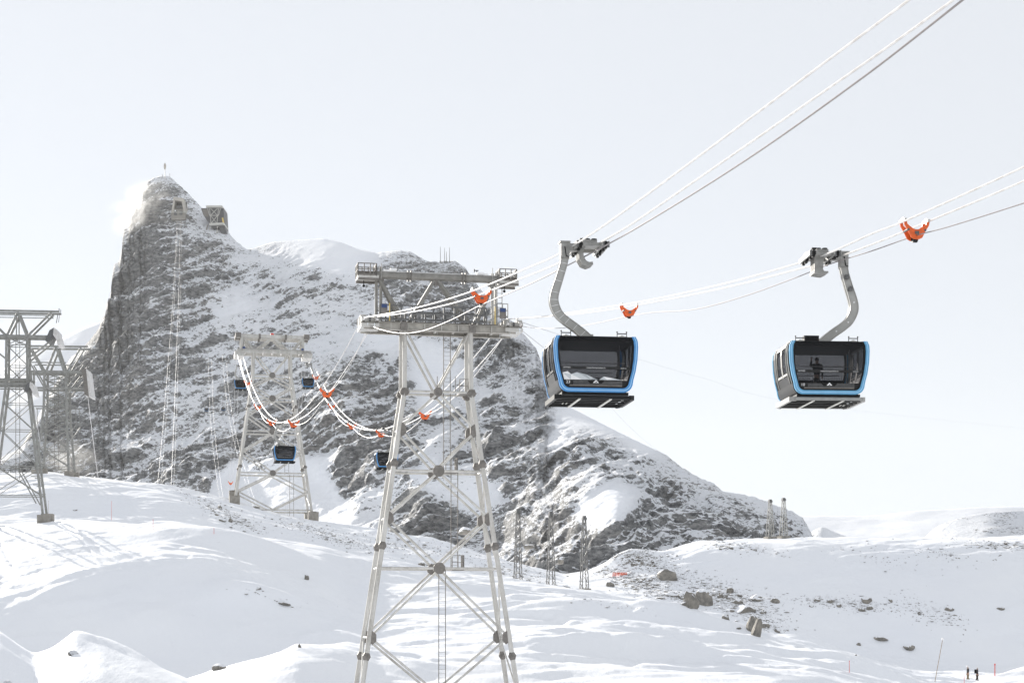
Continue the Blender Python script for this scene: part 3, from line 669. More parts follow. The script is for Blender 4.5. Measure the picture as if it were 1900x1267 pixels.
def make_person(loc, rz, label, jacket, trousers, raised=False, stride=.16, pack=False, helmet=True):
    p = empty('person', loc, rz, label, 'person')
    arm_r = [('rs', 'ch', (.19, 0, 1.42), .07), ('re', 'rs', (.27, .03, 1.15), .05), ('rw', 're', (.25, .12, .92), .035), ('rh', 'rw', (.245, .14, .84), .042)]
    arm_l = [('ls', 'ch', (-.19, 0, 1.42), .07), ('le', 'ls', (-.27, -.03, 1.15), .05), ('lw', 'le', (-.25, .06, .92), .035), ('lh', 'lw', (-.245, .08, .84), .042)]
    if raised: arm_r = [('rs', 'ch', (.19, 0, 1.42), .07), ('re', 'rs', (.34, .10, 1.36), .05), ('rw', 're', (.30, .16, 1.62), .035), ('rh', 'rw', (.30, .17, 1.72), .045)]
    body = skin_body('body', [('pe', None, (0, 0, .95), (.15, .11)), ('wa', 'pe', (0, 0, 1.08), (.14, .10)), ('ch', 'wa', (0, 0, 1.32), (.18, .12)), ('ne', 'ch', (0, .01, 1.50), .055), ('hd', 'ne', (0, .03, 1.63), (.085, .1)), ('ht', 'hd', (0, .02, 1.73), (.065, .08)),
        ('lk', 'pe', (-.10, -stride*.3, .50), .07), ('la', 'lk', (-.10, -stride-.02, .09), .045), ('lf', 'la', (-.10, -stride+.16, .045), .045),
        ('rk', 'pe', (.10, stride*.5, .50), .07), ('ra', 'rk', (.10, stride-.02, .09), .045), ('rf', 'ra', (.10, stride+.16, .045), .045)]+arm_l+arm_r, 'skin', p)
    jb = skin_body('jacket', [('pe', None, (0, 0, .92), (.18, .14)), ('wa', 'pe', (0, 0, 1.08), (.175, .135)), ('ch', 'wa', (0, 0, 1.32), (.21, .15)), ('ne', 'ch', (0, .01, 1.47), .08)]
        +[(a, b, c, (r if isinstance(r, float) else r[0])+.018) for a, b, c, r in arm_l[:3]+arm_r[:3]], jacket, p)
    skin_body('trousers', [('pe', None, (0, 0, .93), (.165, .13)), ('lk', 'pe', (-.10, -stride*.3, .50), .09), ('la', 'lk', (-.10, -stride-.02, .13), .07), ('rk', 'pe', (.10, stride*.5, .50), .09), ('ra', 'rk', (.10, stride-.02, .13), .07)], trousers, p)
    for x, y in ((-.10, -stride), (.10, stride)):
        b = MB(); b.box((x, y+.05, .06), (.10, .28, .12)); b.build('boot', 'black', p)
    if helmet:
        b = MB(); b.ball((0, .02, 1.69), .13, 12, 7, (1, 1.1, .85)); b.build('helmet', 'helmet', p, smooth=True)
    else:
        b = MB(); b.ball((0, .0, 1.70), .11, 12, 7, (1, 1.1, .95)); b.build('hair', 'black', p, smooth=True)
    b = MB(); b.bar((0, .12, 1.62), (0, .15, 1.60), .03); b.build('nose', 'skin', p)
    for sx, arm in ((-1, arm_l), (1, arm_r)):
        h = Vector(arm[3][2]); d = (h-Vector(arm[2][2])).normalized(); b = MB()
        for k in range(4): b.tube(h+Vector(((k-1.5)*.018, 0, 0)), h+Vector(((k-1.5)*.02, .01, 0))+d*(.085-.01*abs(k-1.3)), .009, .006, 6)
        b.tube(h, h+d*.04+Vector((-sx*.05, .03, 0)), .011, .008, 6); b.build('fingers', 'skin', p)
    if pack:
        b = MB(); b.box((0, -.2, 1.25), (.3, .16, .45)); b.build('backpack', 'black', p)
    return p

# ------------------------------------------------------------------ gondola cabins
def text_mesh(txt, size, mat, parent, loc, name='lettering'):
    cu = bpy.data.curves.new(name, 'FONT'); cu.body = txt; cu.size = size; cu.align_x = 'CENTER'; cu.extrude = .003
    o = bpy.data.objects.new(name, cu); COL.objects.link(o); dg = bpy.context.evaluated_depsgraph_get()
    me = bpy.data.meshes.new_from_object(o.evaluated_get(dg)); bpy.data.objects.remove(o); me.materials.clear(); me.materials.append(M[mat])
    o = bpy.data.objects.new(name, me); COL.objects.link(o); o.parent = parent; o.location = loc; o.rotation_euler = (PI/2, 0, 0); return o
W2, HC, DC = 1.68, 2.34, 2.9          # half width, height, depth of the cabin shell
def outline(inset=0.0, n=7):
    """right half then mirrored: open at the top, from top-left round the bottom to top-right"""
    i = inset
    pts = [(W2-.10-i, HC-i*0), (W2-.02-i, HC-.18), (W2-i, HC-.42), (W2-.025-i, HC-.95), (W2-.10-i*1.0, HC-1.45), (W2-.19-i, HC-1.80)]
    cx, cz, rr = W2-.58-i*.3, .42+i*.2, .36
    for k in range(n):
        t = R(-8-82*k/(n-1)); pts.append((cx+rr*1.02*math.cos(t)-i*.75*math.cos(t)+.0, cz+(rr+.05)*math.sin(t)+i*.9*-math.sin(t)*1.0))
    return [(-x, z) for x, z in pts]+[(x, z) for x, z in reversed(pts)]
FACE = -DC/2                       # local -Y looks at the camera
def make_cabin(label, side, number='23', mtn_print=False, roofbox=False, fine=True, sunlit_side=False):
    c = empty('gondola_cabin', (0, 0, 0), 0, label, 'gondola', 'gondola cabins of the new line')
    X, Y, Z = (1, 0, 0), (0, 1, 0), (0, 0, 1)
    o = outline(0); oi = outline(.15); oc = outline(.165)
    # shell: sides and floor pan as a band, roof slab
    oin = outline(.07)
    b = MB(); b.strip(o[:6], oin[:6], (0, FACE+.12, 0), X, Z, Y, .42); b.strip(o[-6:], oin[-6:], (0, FACE+.12, 0), X, Z, Y, .42)
    b.strip(o[:6], oin[:6], (0, -FACE-.54, 0), X, Z, Y, .42); b.strip(o[-6:], oin[-6:], (0, -FACE-.54, 0), X, Z, Y, .42)
    b.strip(o[4:-4], oin[4:-4], (0, FACE+.12, 0), X, Z, Y, DC-.24)
    b.strip(o[3:6], oin[3:6], (0, FACE+.54, 0), X, Z, Y, DC-1.08) if False else None
    b.build('shell', 'blackpaint', c)
    b = MB(); b.box((0, 0, HC-.03), (2*W2-.22, DC-.16, .10)); b.box((0, 0, HC+.04), (2*W2-.7, DC-.6, .06)); b.build('roof', 'blackpaint', c)
    b = MB(); b.box((0, 0, .10), (2*W2-1.0, DC-.3, .10)); b.build('floor', 'ceiling', c)
    b = MB(); b.box((0, 0, HC-.13), (2*W2-.4, DC-.3, .06)); b.build('ceiling_lining', 'ceiling', c)
    # side walls: door leaves, each a glazed panel with frame
    for sx in (-1, 1):
        trim = 'grey' if sunlit_side else 'blackpaint'  # paler trim puts the sun on this cabin's side into its colour
        pr = o[:6] if sx < 0 else o[-6:][::-1]; prn = [(abs(x), z) for x, z in pr]
        y0, y1 = FACE+.54, -FACE-.54; nl = 2
        for k in range(nl):
            ya, yb = y0+(y1-y0)*k/nl+.012, y0+(y1-y0)*(k+1)/nl-.012
            dr = MB()
            sec = [(sx*(p[0]-.01), p[1]) for p in prn]; sec2 = [(sx*(p[0]-.055), p[1]) for p in prn]
            for q0, q1 in ((ya, ya+.09), (yb-.09, yb)): dr.strip(sec, sec2, (0, q0, 0), X, Z, Y, q1-q0)
            for a_, b_ in ((0, 1),): dr.strip(sec[a_:b_+1], sec2[a_:b_+1], (0, ya+.09, 0), X, Z, Y, yb-ya-.18)
            zb = .98; xm = np.interp(zb, [p[1] for p in prn][::-1], [p[0] for p in prn][::-1])
            dr.box((sx*(xm-.03), (ya+yb)/2, zb), (.05, yb-ya-.18, .09))
            dr.strip(sec[4:6], sec2[4:6], (0, ya+.09, 0), X, Z, Y, yb-ya-.18) if False else dr.box((sx*(prn[5][0]-.03), (ya+yb)/2, prn[5][1]+.05), (.05, yb-ya-.18, .12))
            d = dr.build('door_leaf', trim, c)
            gl = MB(); g1 = [(sx*(p[0]-.03), p[1]) for p in prn[1:6]]; g2 = [(sx*(p[0]-.04), p[1]) for p in prn[1:6]]
            gl.strip(g1, g2, (0, ya+.09, 0), X, Z, Y, yb-ya-.18); gl.build('window', 'sideglass', d)
        for y in (FACE+.20, FACE+.52, -FACE-.50):
            e = MB(); e.path([(sx*(p[0]+.012), y, p[1]) for p in prn], .016 if not sunlit_side else .028, 5); e.build('side_trim', 'alu' if sunlit_side else 'darksteel', c)
    # both end faces
    for e, nm in ((-1, 'front'), (1, 'rear')):
        y = e*DC/2
        b = MB(); b.strip(o, oi, (0, y-(.14 if e < 0 else 0), 0), X, Z, Y, .14); bl = b.build('blue_frame', 'lightblue' if sunlit_side else 'blue', c)
        if fine:
            m1 = outline(.055); m2 = outline(.085)
            b = MB(); b.strip(m1, m2, (0, y+e*.142, 0), X, Z, (0, e, 0), .008); b.build('pale_stripe', 'paleblue', bl)
        b = MB(); b.strip(oi, outline(.23), (0, y-(.06 if e < 0 else -.0), 0), X, Z, Y, .06); b.build('seal', 'black', c)
        g = outline(.22)
        b = MB(); b.prism([(x, z) for x, z in g if z > .52]+[], (0, y-.03*(1 if e < 0 else 0), 0), X, Z, Y, .012); ws = b.build('windscreen', 'glass', c)
        # belt rail, lower vent panel, top visor
        gx = lambda z: float(np.interp(z, sorted(p[1] for p in g[-6:]), [p[0] for p in sorted(g[-6:], key=lambda p: p[1])]))
        b = MB(); b.box((0, y-.02*e*-1-(.055 if e < 0 else -.055), 1.02), (2*gx(1.02), .03, .11)); b.build('belt_rail', 'blackpaint', c)
        low = [(x, z) for x, z in g if z <= .52]; low = [(-gx(.52), .52)]+low+[(gx(.52), .52)]
        b = MB(); b.prism(low, (0, y-.04, 0), X, Z, Y, .05); lp = b.build('lower_panel', 'blackpaint', c)
        if e < 0 and fine:
            for k in range(3):
                s_ = MB(); s_.box((.08, y-.06, 0.46-.055*k), (1.95, .03, .028)); s_.build('vent_slat', 'darksteel', lp)
            s_ = MB(); s_.box((0, y-.06, .285), (2.1, .03, .055)); s_.build('sill_strip', 'plate', lp)
            s_ = MB(); s_.prism([(-.36, .51), (.36, .51), (.22, .36), (-.22, .36)], (0, y-.085, 0), X, Z, Y, .02); s_.build('badge_plate', 'black', lp)
            s_ = MB(); s_.prism([(-.12, .39), (.12, .39), (.0, .52)], (0, y-.1, 0), X, Z, Y, .008)
            lg = s_.build('logo', 'white', lp)
            s_ = MB(); s_.prism([(-.045, .405), (.045, .405), (.015, .455), (-.01, .43)], (0, y-.106, 0), X, Z, Y, .004); s_.build('logo_peak', 'black', lg)
            text_mesh(number, .17, 'white', lp, (-1.10, y-.062, .37), 'number')
            text_mesh('matterhornparadise.ch', .082, 'white', c, (0.0, y-.102, .995))
            text_mesh('LEITNER', .08, 'white', c, (-1.16, y-.102, .995)); text_mesh('pininfarina', .055, 'white', c, (1.10, y-.102, 1.0))
            if mtn_print:
                base = .735; x0 = -1.38
                tri = [((-1.33, base), (-1.30, 1.0-.06), (-1.0, base), 'white'), ((-1.40, .93), (-1.12, .99), (-.98, .90), 'white'), ((-1.30, .93), (-.98, .90), (-1.0, base), 'palegrey'),
                       ((-.98, .90), (-.75, .965), (-.55, base), 'palegrey'), ((-.98, .90), (-.55, base), (-1.0, base), 'white'), ((-.75, .965), (-.38, .90), (-.2, base), 'midgrey'), ((-.75, .965), (-.2, base), (-.55, base), 'palegrey'),
                       ((-.38, .90), (-.1, .80), (-.2, base), 'palegrey'), ((-.1, .80), (.12, base), (-.2, base), 'midgrey'), ((.12, base), (.32, .84), (.45, base), 'palegrey'), ((.32, .84), (.75, .785), (.45, base), 'white'), ((.75, .785), (1.05, base), (.45, base), 'palegrey')]
                for t0, t1, t2, mm in tri:
                    q = [(x, .525+(z-.735)*1.35) for x, z in (t0, t1, t2)]
                    f_ = MB(); f_.prism(q, (0, y-.05, 0), X, Z, Y, .004); f_.build('mountain_facet', mm, ws)
        if fine:
            b = MB(); b.tube((-1.2, y-e*.12, 1.25), (1.2, y-e*.12, 1.25), .018)
            b.build('hand_rail', 'alu', c)
    if fine:
        for x, y in ((1.28, .2), (1.18, -.3), (1.34, .75)):
            b = MB(); b.tube((x, y, .15), (x, y, HC-.12), .02); b.build('grab_pole', 'alu', c)
        b = MB(); b.box((0, .95, .45), (2.2, .35, .08)); b.box((0, 1.1, .7), (2.2, .06, .4)); b.build('bench', 'black', c)
    # chassis under the floor
    b = MB(); zc = -.16
    b.box((0, 0, -.03), (2*W2-.7, DC-.1, .12)); b.build('underbody', 'black', c)
    fr = MB()
    for x in (-W2+.14, W2-.14): fr.bar((x, FACE+.25, zc), (x, -FACE-.25, zc), .12, .20)
    for y in (FACE+.05, -FACE-.05): fr.bar((-W2+.28, y, zc-.02), (W2-.28, y, zc-.02), .07, .12)
    for sx in (-1, 1):
        for sy in (-1, 1): fr.bar((sx*(W2-.14), sy*(DC/2-.25), zc), (sx*(W2-.30), sy*(DC/2-.05), zc-.02), .10, .18)
    fr.build('chassis_frame', 'grey' if sunlit_side else 'black', c)
    for y in (-1.05, -.55, .0, .55, 1.05):
        b = MB(); b.box((0, y, zc-.06), (2*W2-.5, .05, .05)); b.build('floor_beam', 'black', c)
    for x in (-.62, .62):
        b = MB(); b.box((x, 0, zc-.10), (.10, DC-.1, .035)); b.build('skid_rail', 'alu', c)
    for x in (-1.05, -.9):
        b = MB(); b.box((x*side*-1, .1, zc-.1), (.03, .35, .03)); b.build('step_bar', 'alu', c)
    # roof fittings
    for x in (-1.12, 1.12):
        b = MB()
        for q in (-.19, .19): b.tube((x+q, FACE+.35, HC), (x+q, FACE+.35, HC+.26), .018, n=6); b.ball((x+q, FACE+.35, HC+.27), .035, 8, 5)
        b.box((x, FACE+.35, HC+.20), (.40, .04, .04)); bf = b.build('roof_bracket', 'darksteel', c)
        b = MB(); b.tube((x, FACE+.35, HC+.02), (x, FACE+.35, HC+.09), .17, .13, 12); b.tube((x, FACE+.35, HC+.09), (x, FACE+.35, HC+.13), .07, .05, 10); b.build('rubber_buffer', 'alu', bf, smooth=True)
    b = MB(); b.bar((-1.0, -.3, HC+.08), (1.0, -.3, HC+.08), .12, .05); b.build('roof_crossbar', 'alu', c)
    if roofbox:
        b = MB(); b.box((-.62, FACE+.6, HC+.17), (.62, .4, .30)); b.box((-.72, FACE+.38, HC+.24), (.03, .04, .06)); b.box((-.5, FACE+.38, HC+.24), (.03, .04, .06)); b.build('roof_box', 'black', c)
    # hanger arm: a bent box girder
    hp = [(.0, 2.30), (-.08, 2.52), (-.50, 2.90), (-.98, 3.26), (-1.25, 3.53), (-1.42, 3.93), (-1.42, 4.33), (-1.22, 5.03), (-1.06, 5.6), (-1.0, 5.95)]
    hw = [.34, .34, .32, .32, .33, .34, .32, .29, .28, .30]
    if side > 0: hp = [(-x, z) for x, z in hp]
    def offs(k, sgn):
        a = Vector(hp[max(k-1, 0)]); b_ = Vector(hp[min(k+1, len(hp)-1)]); d = (b_-a).normalized(); n = Vector((d.y, -d.x)); p = Vector(hp[k])+n*sgn*hw[k]/2; return (p.x, p.y)
    L_, R_ = [offs(k, -1) for k in range(len(hp))], [offs(k, 1) for k in range(len(hp))]
    def dense(P, n=6):
        out = []
        for i in range(len(P)-1):
            p0, p1, p2, p3 = (Vector(P[max(i-1, 0)]), Vector(P[i]), Vector(P[i+1]), Vector(P[min(i+2, len(P)-1)]))
            for k in range(n):
                t = k/n; v = .5*((2*p1)+(p2-p0)*t+(2*p0-5*p1+4*p2-p3)*t*t+(3*p1-p0-3*p2+p3)*t**3); out.append((v.x, v.y))
        return out+[tuple(P[-1])]
    Ld, Rd = dense(L_), dense(R_)
    b = MB(); b.strip(Ld, Rd, (0, -.13, 0), X, Z, Y, .26); ha = b.build('hanger_arm', 'hanger', c)
    for Q in (Ld, Rd):
        fl = MB(); fl.path([(x, 0, z) for x, z in Q], .035, 4); fl.strip([(x-.012, z) for x, z in Q], [(x+.012, z) for x, z in Q], (0, -.17, 0), X, Z, Y, .34); fl.build('flange', 'hanger', ha)
    if side < 0:
        for k in range(9, len(Ld)-3, 4):
            b = MB(); b.bar((Ld[k][0], -.135, Ld[k][1]), (Rd[k][0], -.135, Rd[k][1]), .02, .018); b.build('arm_seam', 'white', ha)
    else:
        for k in (14, 22, 36):
            b = MB(); b.tube(((Ld[k][0]+Rd[k][0])/2, -.15, (Ld[k][1]+Rd[k][1])/2), ((Ld[k][0]+Rd[k][0])/2, -.13, (Ld[k][1]+Rd[k][1])/2), .035, n=8); b.build('bolt_head', 'white', ha)
        b = MB(); b.box((1.25, -.2, 4.9), (.16, .12, .14)); b.box((1.25, -.22, 4.98), (.08, .06, .1)); b.build('sensor_box', 'darksteel', ha); b = MB(); b.box((1.1, -.2, 5.45), (.15, .12, .2)); b.build('sensor_box', 'darksteel', ha)
    b = MB(); b.box((0, 0, HC+.08), (.55, .7, .16)); b.box((-.06*side*-1, 0, HC+.2), (.42, .3, .26)); b.build('hanger_foot', 'hanger', c)
    # head of the hanger
    sx = side; hx = 1.0*sx
    b = MB(); b.box((hx, 0, 6.22), (.34, .42, .62)); b.box((hx, 0, 6.56), (.42, .5, .07)); b.box((hx-.26*sx, 0, 6.36), (.55, .34, .30)); b.box((hx, 0, 5.93), (.36, .34, .1)); hd = b.build('hanger_head', 'castgrey', c)
    b = MB(); b.bar((hx-.02, -.23, 6.35), (hx+.04, -.23, 5.95), .04, .03); b.bar((hx+.04, -.23, 5.95), (hx+.13, -.23, 5.93), .04, .03); b.build('latch', 'black', hd)
    # carriage straddling the two track ropes (x = -.5 and .5 from the rope axis)
    ca = MB(); zt = 6.22
    ca.box((0, 0, zt+.24), (1.25, .55, .16)); ca.box((0, .62, zt+.16), (1.2, .16, .14)); ca.box((0, -.62, zt+.16), (1.2, .16, .14)); ca.box((0, 0, zt+.35), (.5, .9, .10))
    for x in (-.5, .5): ca.bar((x+.12, -1.0, zt+.14), (x+.12, 1.0, zt+.14), .07, .20); ca.bar((x-.12, -1.0, zt+.14), (x-.12, 1.0, zt+.14), .07, .20)
    car = ca.build('carriage', 'castgrey', c)
    for x in (-.5, .5):
        for y in (-.85, -.4, .4, .85):
            b = MB(); b.tube((x-.05, y, zt+.10), (x+.05, y, zt+.10), .17, n=16); wq = b.build('carriage_wheel', 'black', car, smooth=True)
            b = MB(); b.tube((x-.07, y, zt+.10), (x+.07, y, zt+.10), .08, n=10); b.build('hub', 'alu', wq)
    cl = [(-.22, 0.30), (-.42, .18), (-.50, -.10), (-.48, -.38), (-.34, -.62), (-.10, -.70), (.12, -.62)]
    ci = [(-.10, .22), (-.24, .10), (-.30, -.10), (-.28, -.30), (-.18, -.46), (-.06, -.52), (.10, -.50)]
    if side > 0: cl = [(-.26, .3), (-.34, .1), (-.34, -.25), (-.34, -.5), (-.36, -.66), (.1, -.72), (.3, -.62)]; ci = [(.1, .28), (.10, .1), (.08, -.2), (.06, -.36), (.05, -.46), (.1, -.55), (.28, -.55)]
    for yy in (-.3, -.1, .1, .3):
        b = MB(); b.strip([(x*.95, z+zt) for x, z in cl], [(x*.95, z+zt) for x, z in ci], (0, yy-.035, 0), X, Z, Y, .07); b.build('grip_claw', 'castgrey', car)
    b = MB()
    for x, y, zz in ((-.28, -.1, .46), (-.05, .1, .50), (.2, .0, .48)): b.tube((x, y, zt+.36), (x, y, zt+zz), .03); b.tube((x, y, zt+zz), (x, y, zt+zz+.06), .12, n=12)
    b.build('guide_roller', 'black', car, kind='stuff')
    for x in (-.62, .42, .6):
        b = MB(); b.tube((x, -.95, zt-.02), (x, -.95, zt+.22), .06, n=10); b.build('damper', 'darksteel', car)
    return c
yaw1 = math.atan2(a1.y, a1.x)
def set_cabin(c, P, zrope, scale=1, tilt=0, yaw=yaw1, shift=0, ax=a1):
    c.location = Vector((P.x, P.y, zrope-.2*scale-6.22*.94*scale))+ax*shift; c.rotation_euler = (0, tilt, yaw); c.scale = (scale, scale, .94*scale)
cab1 = make_cabin('left near gondola with blue rim, faceted mountain print and number 23', -1, '23', mtn_print=True)
q = plan_pt(O1, 0, 1083); z1_ = rope_z(A1, q); set_cabin(cab1, q, z1_+.06, yaw=yaw1-.09, shift=.22)
cab2 = make_cabin('right near gondola with blue rim, side doors coloured pale as in sun and a passenger at its window', 1, '10', roofbox=True, sunlit_side=True)
q = plan_pt(O2, 0, 1537); z2_ = rope_z(A2, q); set_cabin(cab2, q, z2_+.08, shift=-.38, yaw=yaw1-.15)
def near_pt(c, x, y, z):
    Mx = Matrix.Translation(c.location) @ Matrix.Rotation(c.rotation_euler.z, 4, 'Z'); return Mx @ Vector((x, y, z))
make_person(near_pt(cab2, -.22, -.35, .12), cab2.rotation_euler.z+PI, 'passenger in dark clothes raising one hand behind the glass of the right gondola', 'jacket', 'darktrousers', raised=True, stride=.03, helmet=False).scale = (.88,)*3
# simpler cabins farther off share meshes
cabF = make_cabin('gondola hanging in front of the legs of the far tower', -1, fine=False)
cabG = make_cabin('gondola partly hidden by the left leg of the near tower', 1, fine=False)
def on_span(P0, P1, z0, sag, t): return Vector((P0.x+(P1.x-P0.x)*t, P0.y+(P1.y-P0.y)*t, z0+(P1.z-z0)*t-4*sag*t*(1-t)))
ax2 = Vector((T2L.y-O1.y, -(T2L.x-O1.x), 0)).normalized(); yaw2 = math.atan2(ax2.y, ax2.x)
q = on_span(O1, T2L, zL, 10.8, .455); set_cabin(cabF, q, q.z+.1, .86, yaw=yaw2, ax=ax2, shift=.6)
q = on_span(O2, T2R, zR, 11.9, .365); set_cabin(cabG, q, q.z+.1, .80, yaw=yaw2, ax=ax2, shift=-.3)
for src, px, py, Y, sc, lab in ((cabF, 446, 722, 372, .80, 'small gondola just below the left arm of the far tower'), (cabG, 571, 719, 372, .80, 'small gondola just below the right arm of the far tower'),
                                (cabF, 383, 763, 1400, 1.05, 'tiny left gondola of the lower distant pair before the mountain'), (cabG, 414, 762, 1400, 1.0, 'tiny right gondola of the lower distant pair before the mountain'),
                                (cabF, 384, 548, 1750, 1.05, 'tiny left gondola of the upper distant pair below the summit station'), (cabG, 410, 545, 1750, 1.0, 'tiny right gondola of the upper distant pair below the summit station')):
    c = copy_tree(src); c['label'] = lab; c.location = at(px, py, Y)-Vector((0, 0, .0)); c.rotation_euler = (0, 0, yaw2); c.scale = (sc,)*3

# ------------------------------------------------------------------ lattice towers
class Tower:
    """members are written in photo columns/rows of the tower's own plane, then built at its distance"""
    def __init__(s, name, label, cpx, Y, yaw, hv, group=None, cat='lift tower'):
        s.k = Y/F; s.cpx = cpx; X = (cpx-CX)*s.k
        s.zb = ground_z(X, Y)
        s.r = empty(name, (X, Y, s.zb), yaw, label, cat, group); s.hv = hv; s.X, s.Y, s.yaw = X, Y, yaw
    def p(s, px, py, v=0): return Vector(((px-s.cpx)*s.k, -v, (HOR-py)*s.k-s.zb))
    def foot(s, u, v):
        c_, s_ = math.cos(s.yaw), math.sin(s.yaw); return ground_z(s.X+u*c_+v*s_, s.Y+u*s_-v*c_)-s.zb
    def tube(s, name, a, b, r, mat='steel', parent=None, n=10):
        m = MB(); m.tube(a, b, r, n=n); return m.build(name, mat, parent or s.r, smooth=True)
    def bar(s, name, a, b, w_, h=None, mat='steel', parent=None):
        m = MB(); m.bar(a, b, w_, h); return m.build(name, mat, parent or s.r)
    def face(s, name, a, b, r, mat='steel', sides=(1, -1)):
        for sg in sides:
            pa, pb = s.p(*a), s.p(*b); pa.y = -sg*s.hv(a[1]); pb.y = -sg*s.hv(b[1]); s.tube(name, pa, pb, r, mat)
    def plate(s, px, py, rad, mat='plate', sides=(1, -1), n=8, th=.12, sq=1.0):
        for sg in sides:
            c = s.p(px, py, sg*s.hv(py)); poly = [(rad*math.cos(PI/n+2*PI*k/n), sq*rad*math.sin(PI/n+2*PI*k/n)) for k in range(n)]
            m = MB(); m.prism(poly, c-Vector((0, th*1.6, 0)), (1, 0, 0), (0, 0, 1), (0, 1, 0), th*3.2); m.build('gusset_plate', mat, s.r)

def big_tower(T, hw, ytop, ybend, hors, nodes, yfoot, legr, brr, collars, coll=True):
    """four bent legs, K bracing on the two broad faces, cross ties between them"""
    lev = [ytop, ybend]+[y for y in (yfoot,)]
    for sx in (-1, 1):
        for sv in (-1, 1):
            pts = [Vector((sx*hw(y), -sv*T.hv(y), (HOR-y)*T.k-T.zb)) for y in lev]
            gz = T.foot(pts[-1].x, -pts[-1].y); d = (pts[-1]-pts[-2]).normalized(); t_ = (gz-.1-pts[-1].z)/d.z; pts[-1] = pts[-1]+d*t_
            m = MB(); m.tube(pts[0], pts[1], legr*.93, n=12); m.tube(pts[1], pts[2], legr, n=12); lg = m.build('leg', 'steel', T.r, smooth=True)
            for y in collars:
                u = hw(y); c = Vector((sx*u, -sv*T.hv(y), (HOR-y)*T.k-T.zb)); dd = (pts[1]-pts[2]).normalized()
                m = MB(); m.tube(c-dd*.32, c-dd*.04, legr*1.0, legr*1.65, 12); m.tube(c-dd*.04, c+dd*.04, legr*1.7, n=12); m.tube(c+dd*.04, c+dd*.30, legr*1.65, legr*1.0, 12); m.build('bolted_collar', 'plate', lg)
            m = MB(); m.box((pts[2].x, pts[2].y, gz+.55), (2.0, 2.0, 2.3)); f = m.build('foundation', 'concrete', T.r)
            m = MB(); m.box((pts[2].x, pts[2].y, gz+1.75), (1.1, 1.1, .1)); m.build('base_plate', 'plate', f)
    cz = lambda y: (HOR-y)*T.k-T.zb
    for y in hors:
        for sv in (1, -1):
            T.tube('horizontal', (-hw(y), -sv*T.hv(y), cz(y)), (hw(y), -sv*T.hv(y), cz(y)), brr*1.05)
        for sx in (-1, 1): T.tube('cross_tie', (sx*hw(y), -T.hv(y), cz(y)), (sx*hw(y), T.hv(y), cz(y)), brr*.9)
    seq = [(ytop, 1)]+[(y, 0) for y in hors]
    k = 0
    for i, y in enumerate(hors):
        for sv in (1, -1):
            for sx in (-1, 1):
                up = (ytop if i == 0 else nodes[i-1])
                a = Vector((sx*(hw(up)-.1), -sv*T.hv(up), cz(up))); b = Vector((0, -sv*T.hv(y), cz(y)+.1)); T.tube('brace', a, b, brr)
                if i < len(nodes):
                    n_ = nodes[i]; T.tube('brace', Vector((0, -sv*T.hv(y), cz(y)-.1)), Vector((sx*hw(n_), -sv*T.hv(n_), cz(n_))), brr)
    for i in range(len(nodes)):
        for sx in (-1, 1):
            T.tube('cross_tie', (sx*hw(nodes[i]), -T.hv(nodes[i]), cz(nodes[i])), (sx*hw(nodes[i]), T.hv(nodes[i]), cz(nodes[i])), brr*.8)
            T.tube('brace', (sx*hw(hors[i]), -T.hv(hors[i]), cz(hors[i])), (sx*hw(nodes[i]), T.hv(nodes[i]), cz(nodes[i])), brr*.7)
            if i+1 < len(hors): T.tube('brace', (sx*hw(nodes[i]), T.hv(nodes[i]), cz(nodes[i])), (sx*hw(hors[i+1]), -T.hv(hors[i+1]), cz(hors[i+1])), brr*.7)
def railing(T, pts, h, step, mat='darksteel', parent=None, r=.025):
    m = MB()
    for a, b in zip(pts[:-1], pts[1:]):
        a, b = Vector(a), Vector(b); L = (b-a).length; n = max(1, round(L/step))
        for k in range(n+1):
            q = a+(b-a)*k/n; m.bar(q, q+Vector((0, 0, h)), r*2.2)
        for z in (h, h*.52): m.bar(a+Vector((0, 0, z)), b+Vector((0, 0, z)), r*1.7)
        m.bar(a+Vector((0, 0, .08)), b+Vector((0, 0, .08)), .02, .12)
    return m.build('railing', mat, parent or T.r)
def ladder(T, a, b, wdt=.5, mat='grey', step=.3, r=.035, axis=(1, 0, 0)):
    a, b, ax = Vector(a), Vector(b), Vector(axis); l = empty('ladder', (0, 0, 0)); l.parent = T.r
    for sg in (-1, 1): T.bar('rail', a+ax*sg*wdt/2, b+ax*sg*wdt/2, r*1.6, parent=l, mat='plate')
    m = MB(); n = int((b-a).length/step)
    for k in range(1, n): q = a+(b-a)*k/n; m.bar(q-ax*wdt/2, q+ax*wdt/2, r*.7)
    m.build('rungs', mat, l, kind='stuff'); return l
def saddle(T, u, z, L=3.2, h=.75, wd=.26, ice=True):
    s_ = empty('saddle', (0, 0, 0)); s_.parent = T.r
    for sg in (-1, 1):
        n = 12; top_ = [(-L/2+L*k/n, z-.02-.55*((2*k/n-1)**2)*.75) for k in range(n+1)]; bt = [(x, min(zz-.22, z-h+.25*abs(x)/L)) for x, zz in top_]
        m = MB(); m.strip(top_, bt, (u+sg*wd/2-.02, 0, 0), (0, 1, 0), (0, 0, 1), (1, 0, 0), .04); m.build('side_plate', 'steel', s_)
    m = MB(); m.path([(u, x, zz-.09) for x, zz in top_], .10, 8); m.build('rope_shoe', 'glare_rime', s_, smooth=True)
    for y in (-L*.3, 0, L*.3):
        m = MB(); m.box((u, y, z-.45), (wd+.16, .08, .75)); m.build('rib', 'steel', s_)
    if ice:
        rr = random.Random(int(u*100)); m = MB()
        for k in range(12):
            x = u+rr.uniform(-.35, .35); y = rr.uniform(-L/2, L/2); l_ = rr.uniform(.15, .5); m.tube((x, y, z-.8), (x, y, z-.8-l_), .045, .005, 5)
        m.build('icicles', 'ice', s_, kind='stuff')
    return s_

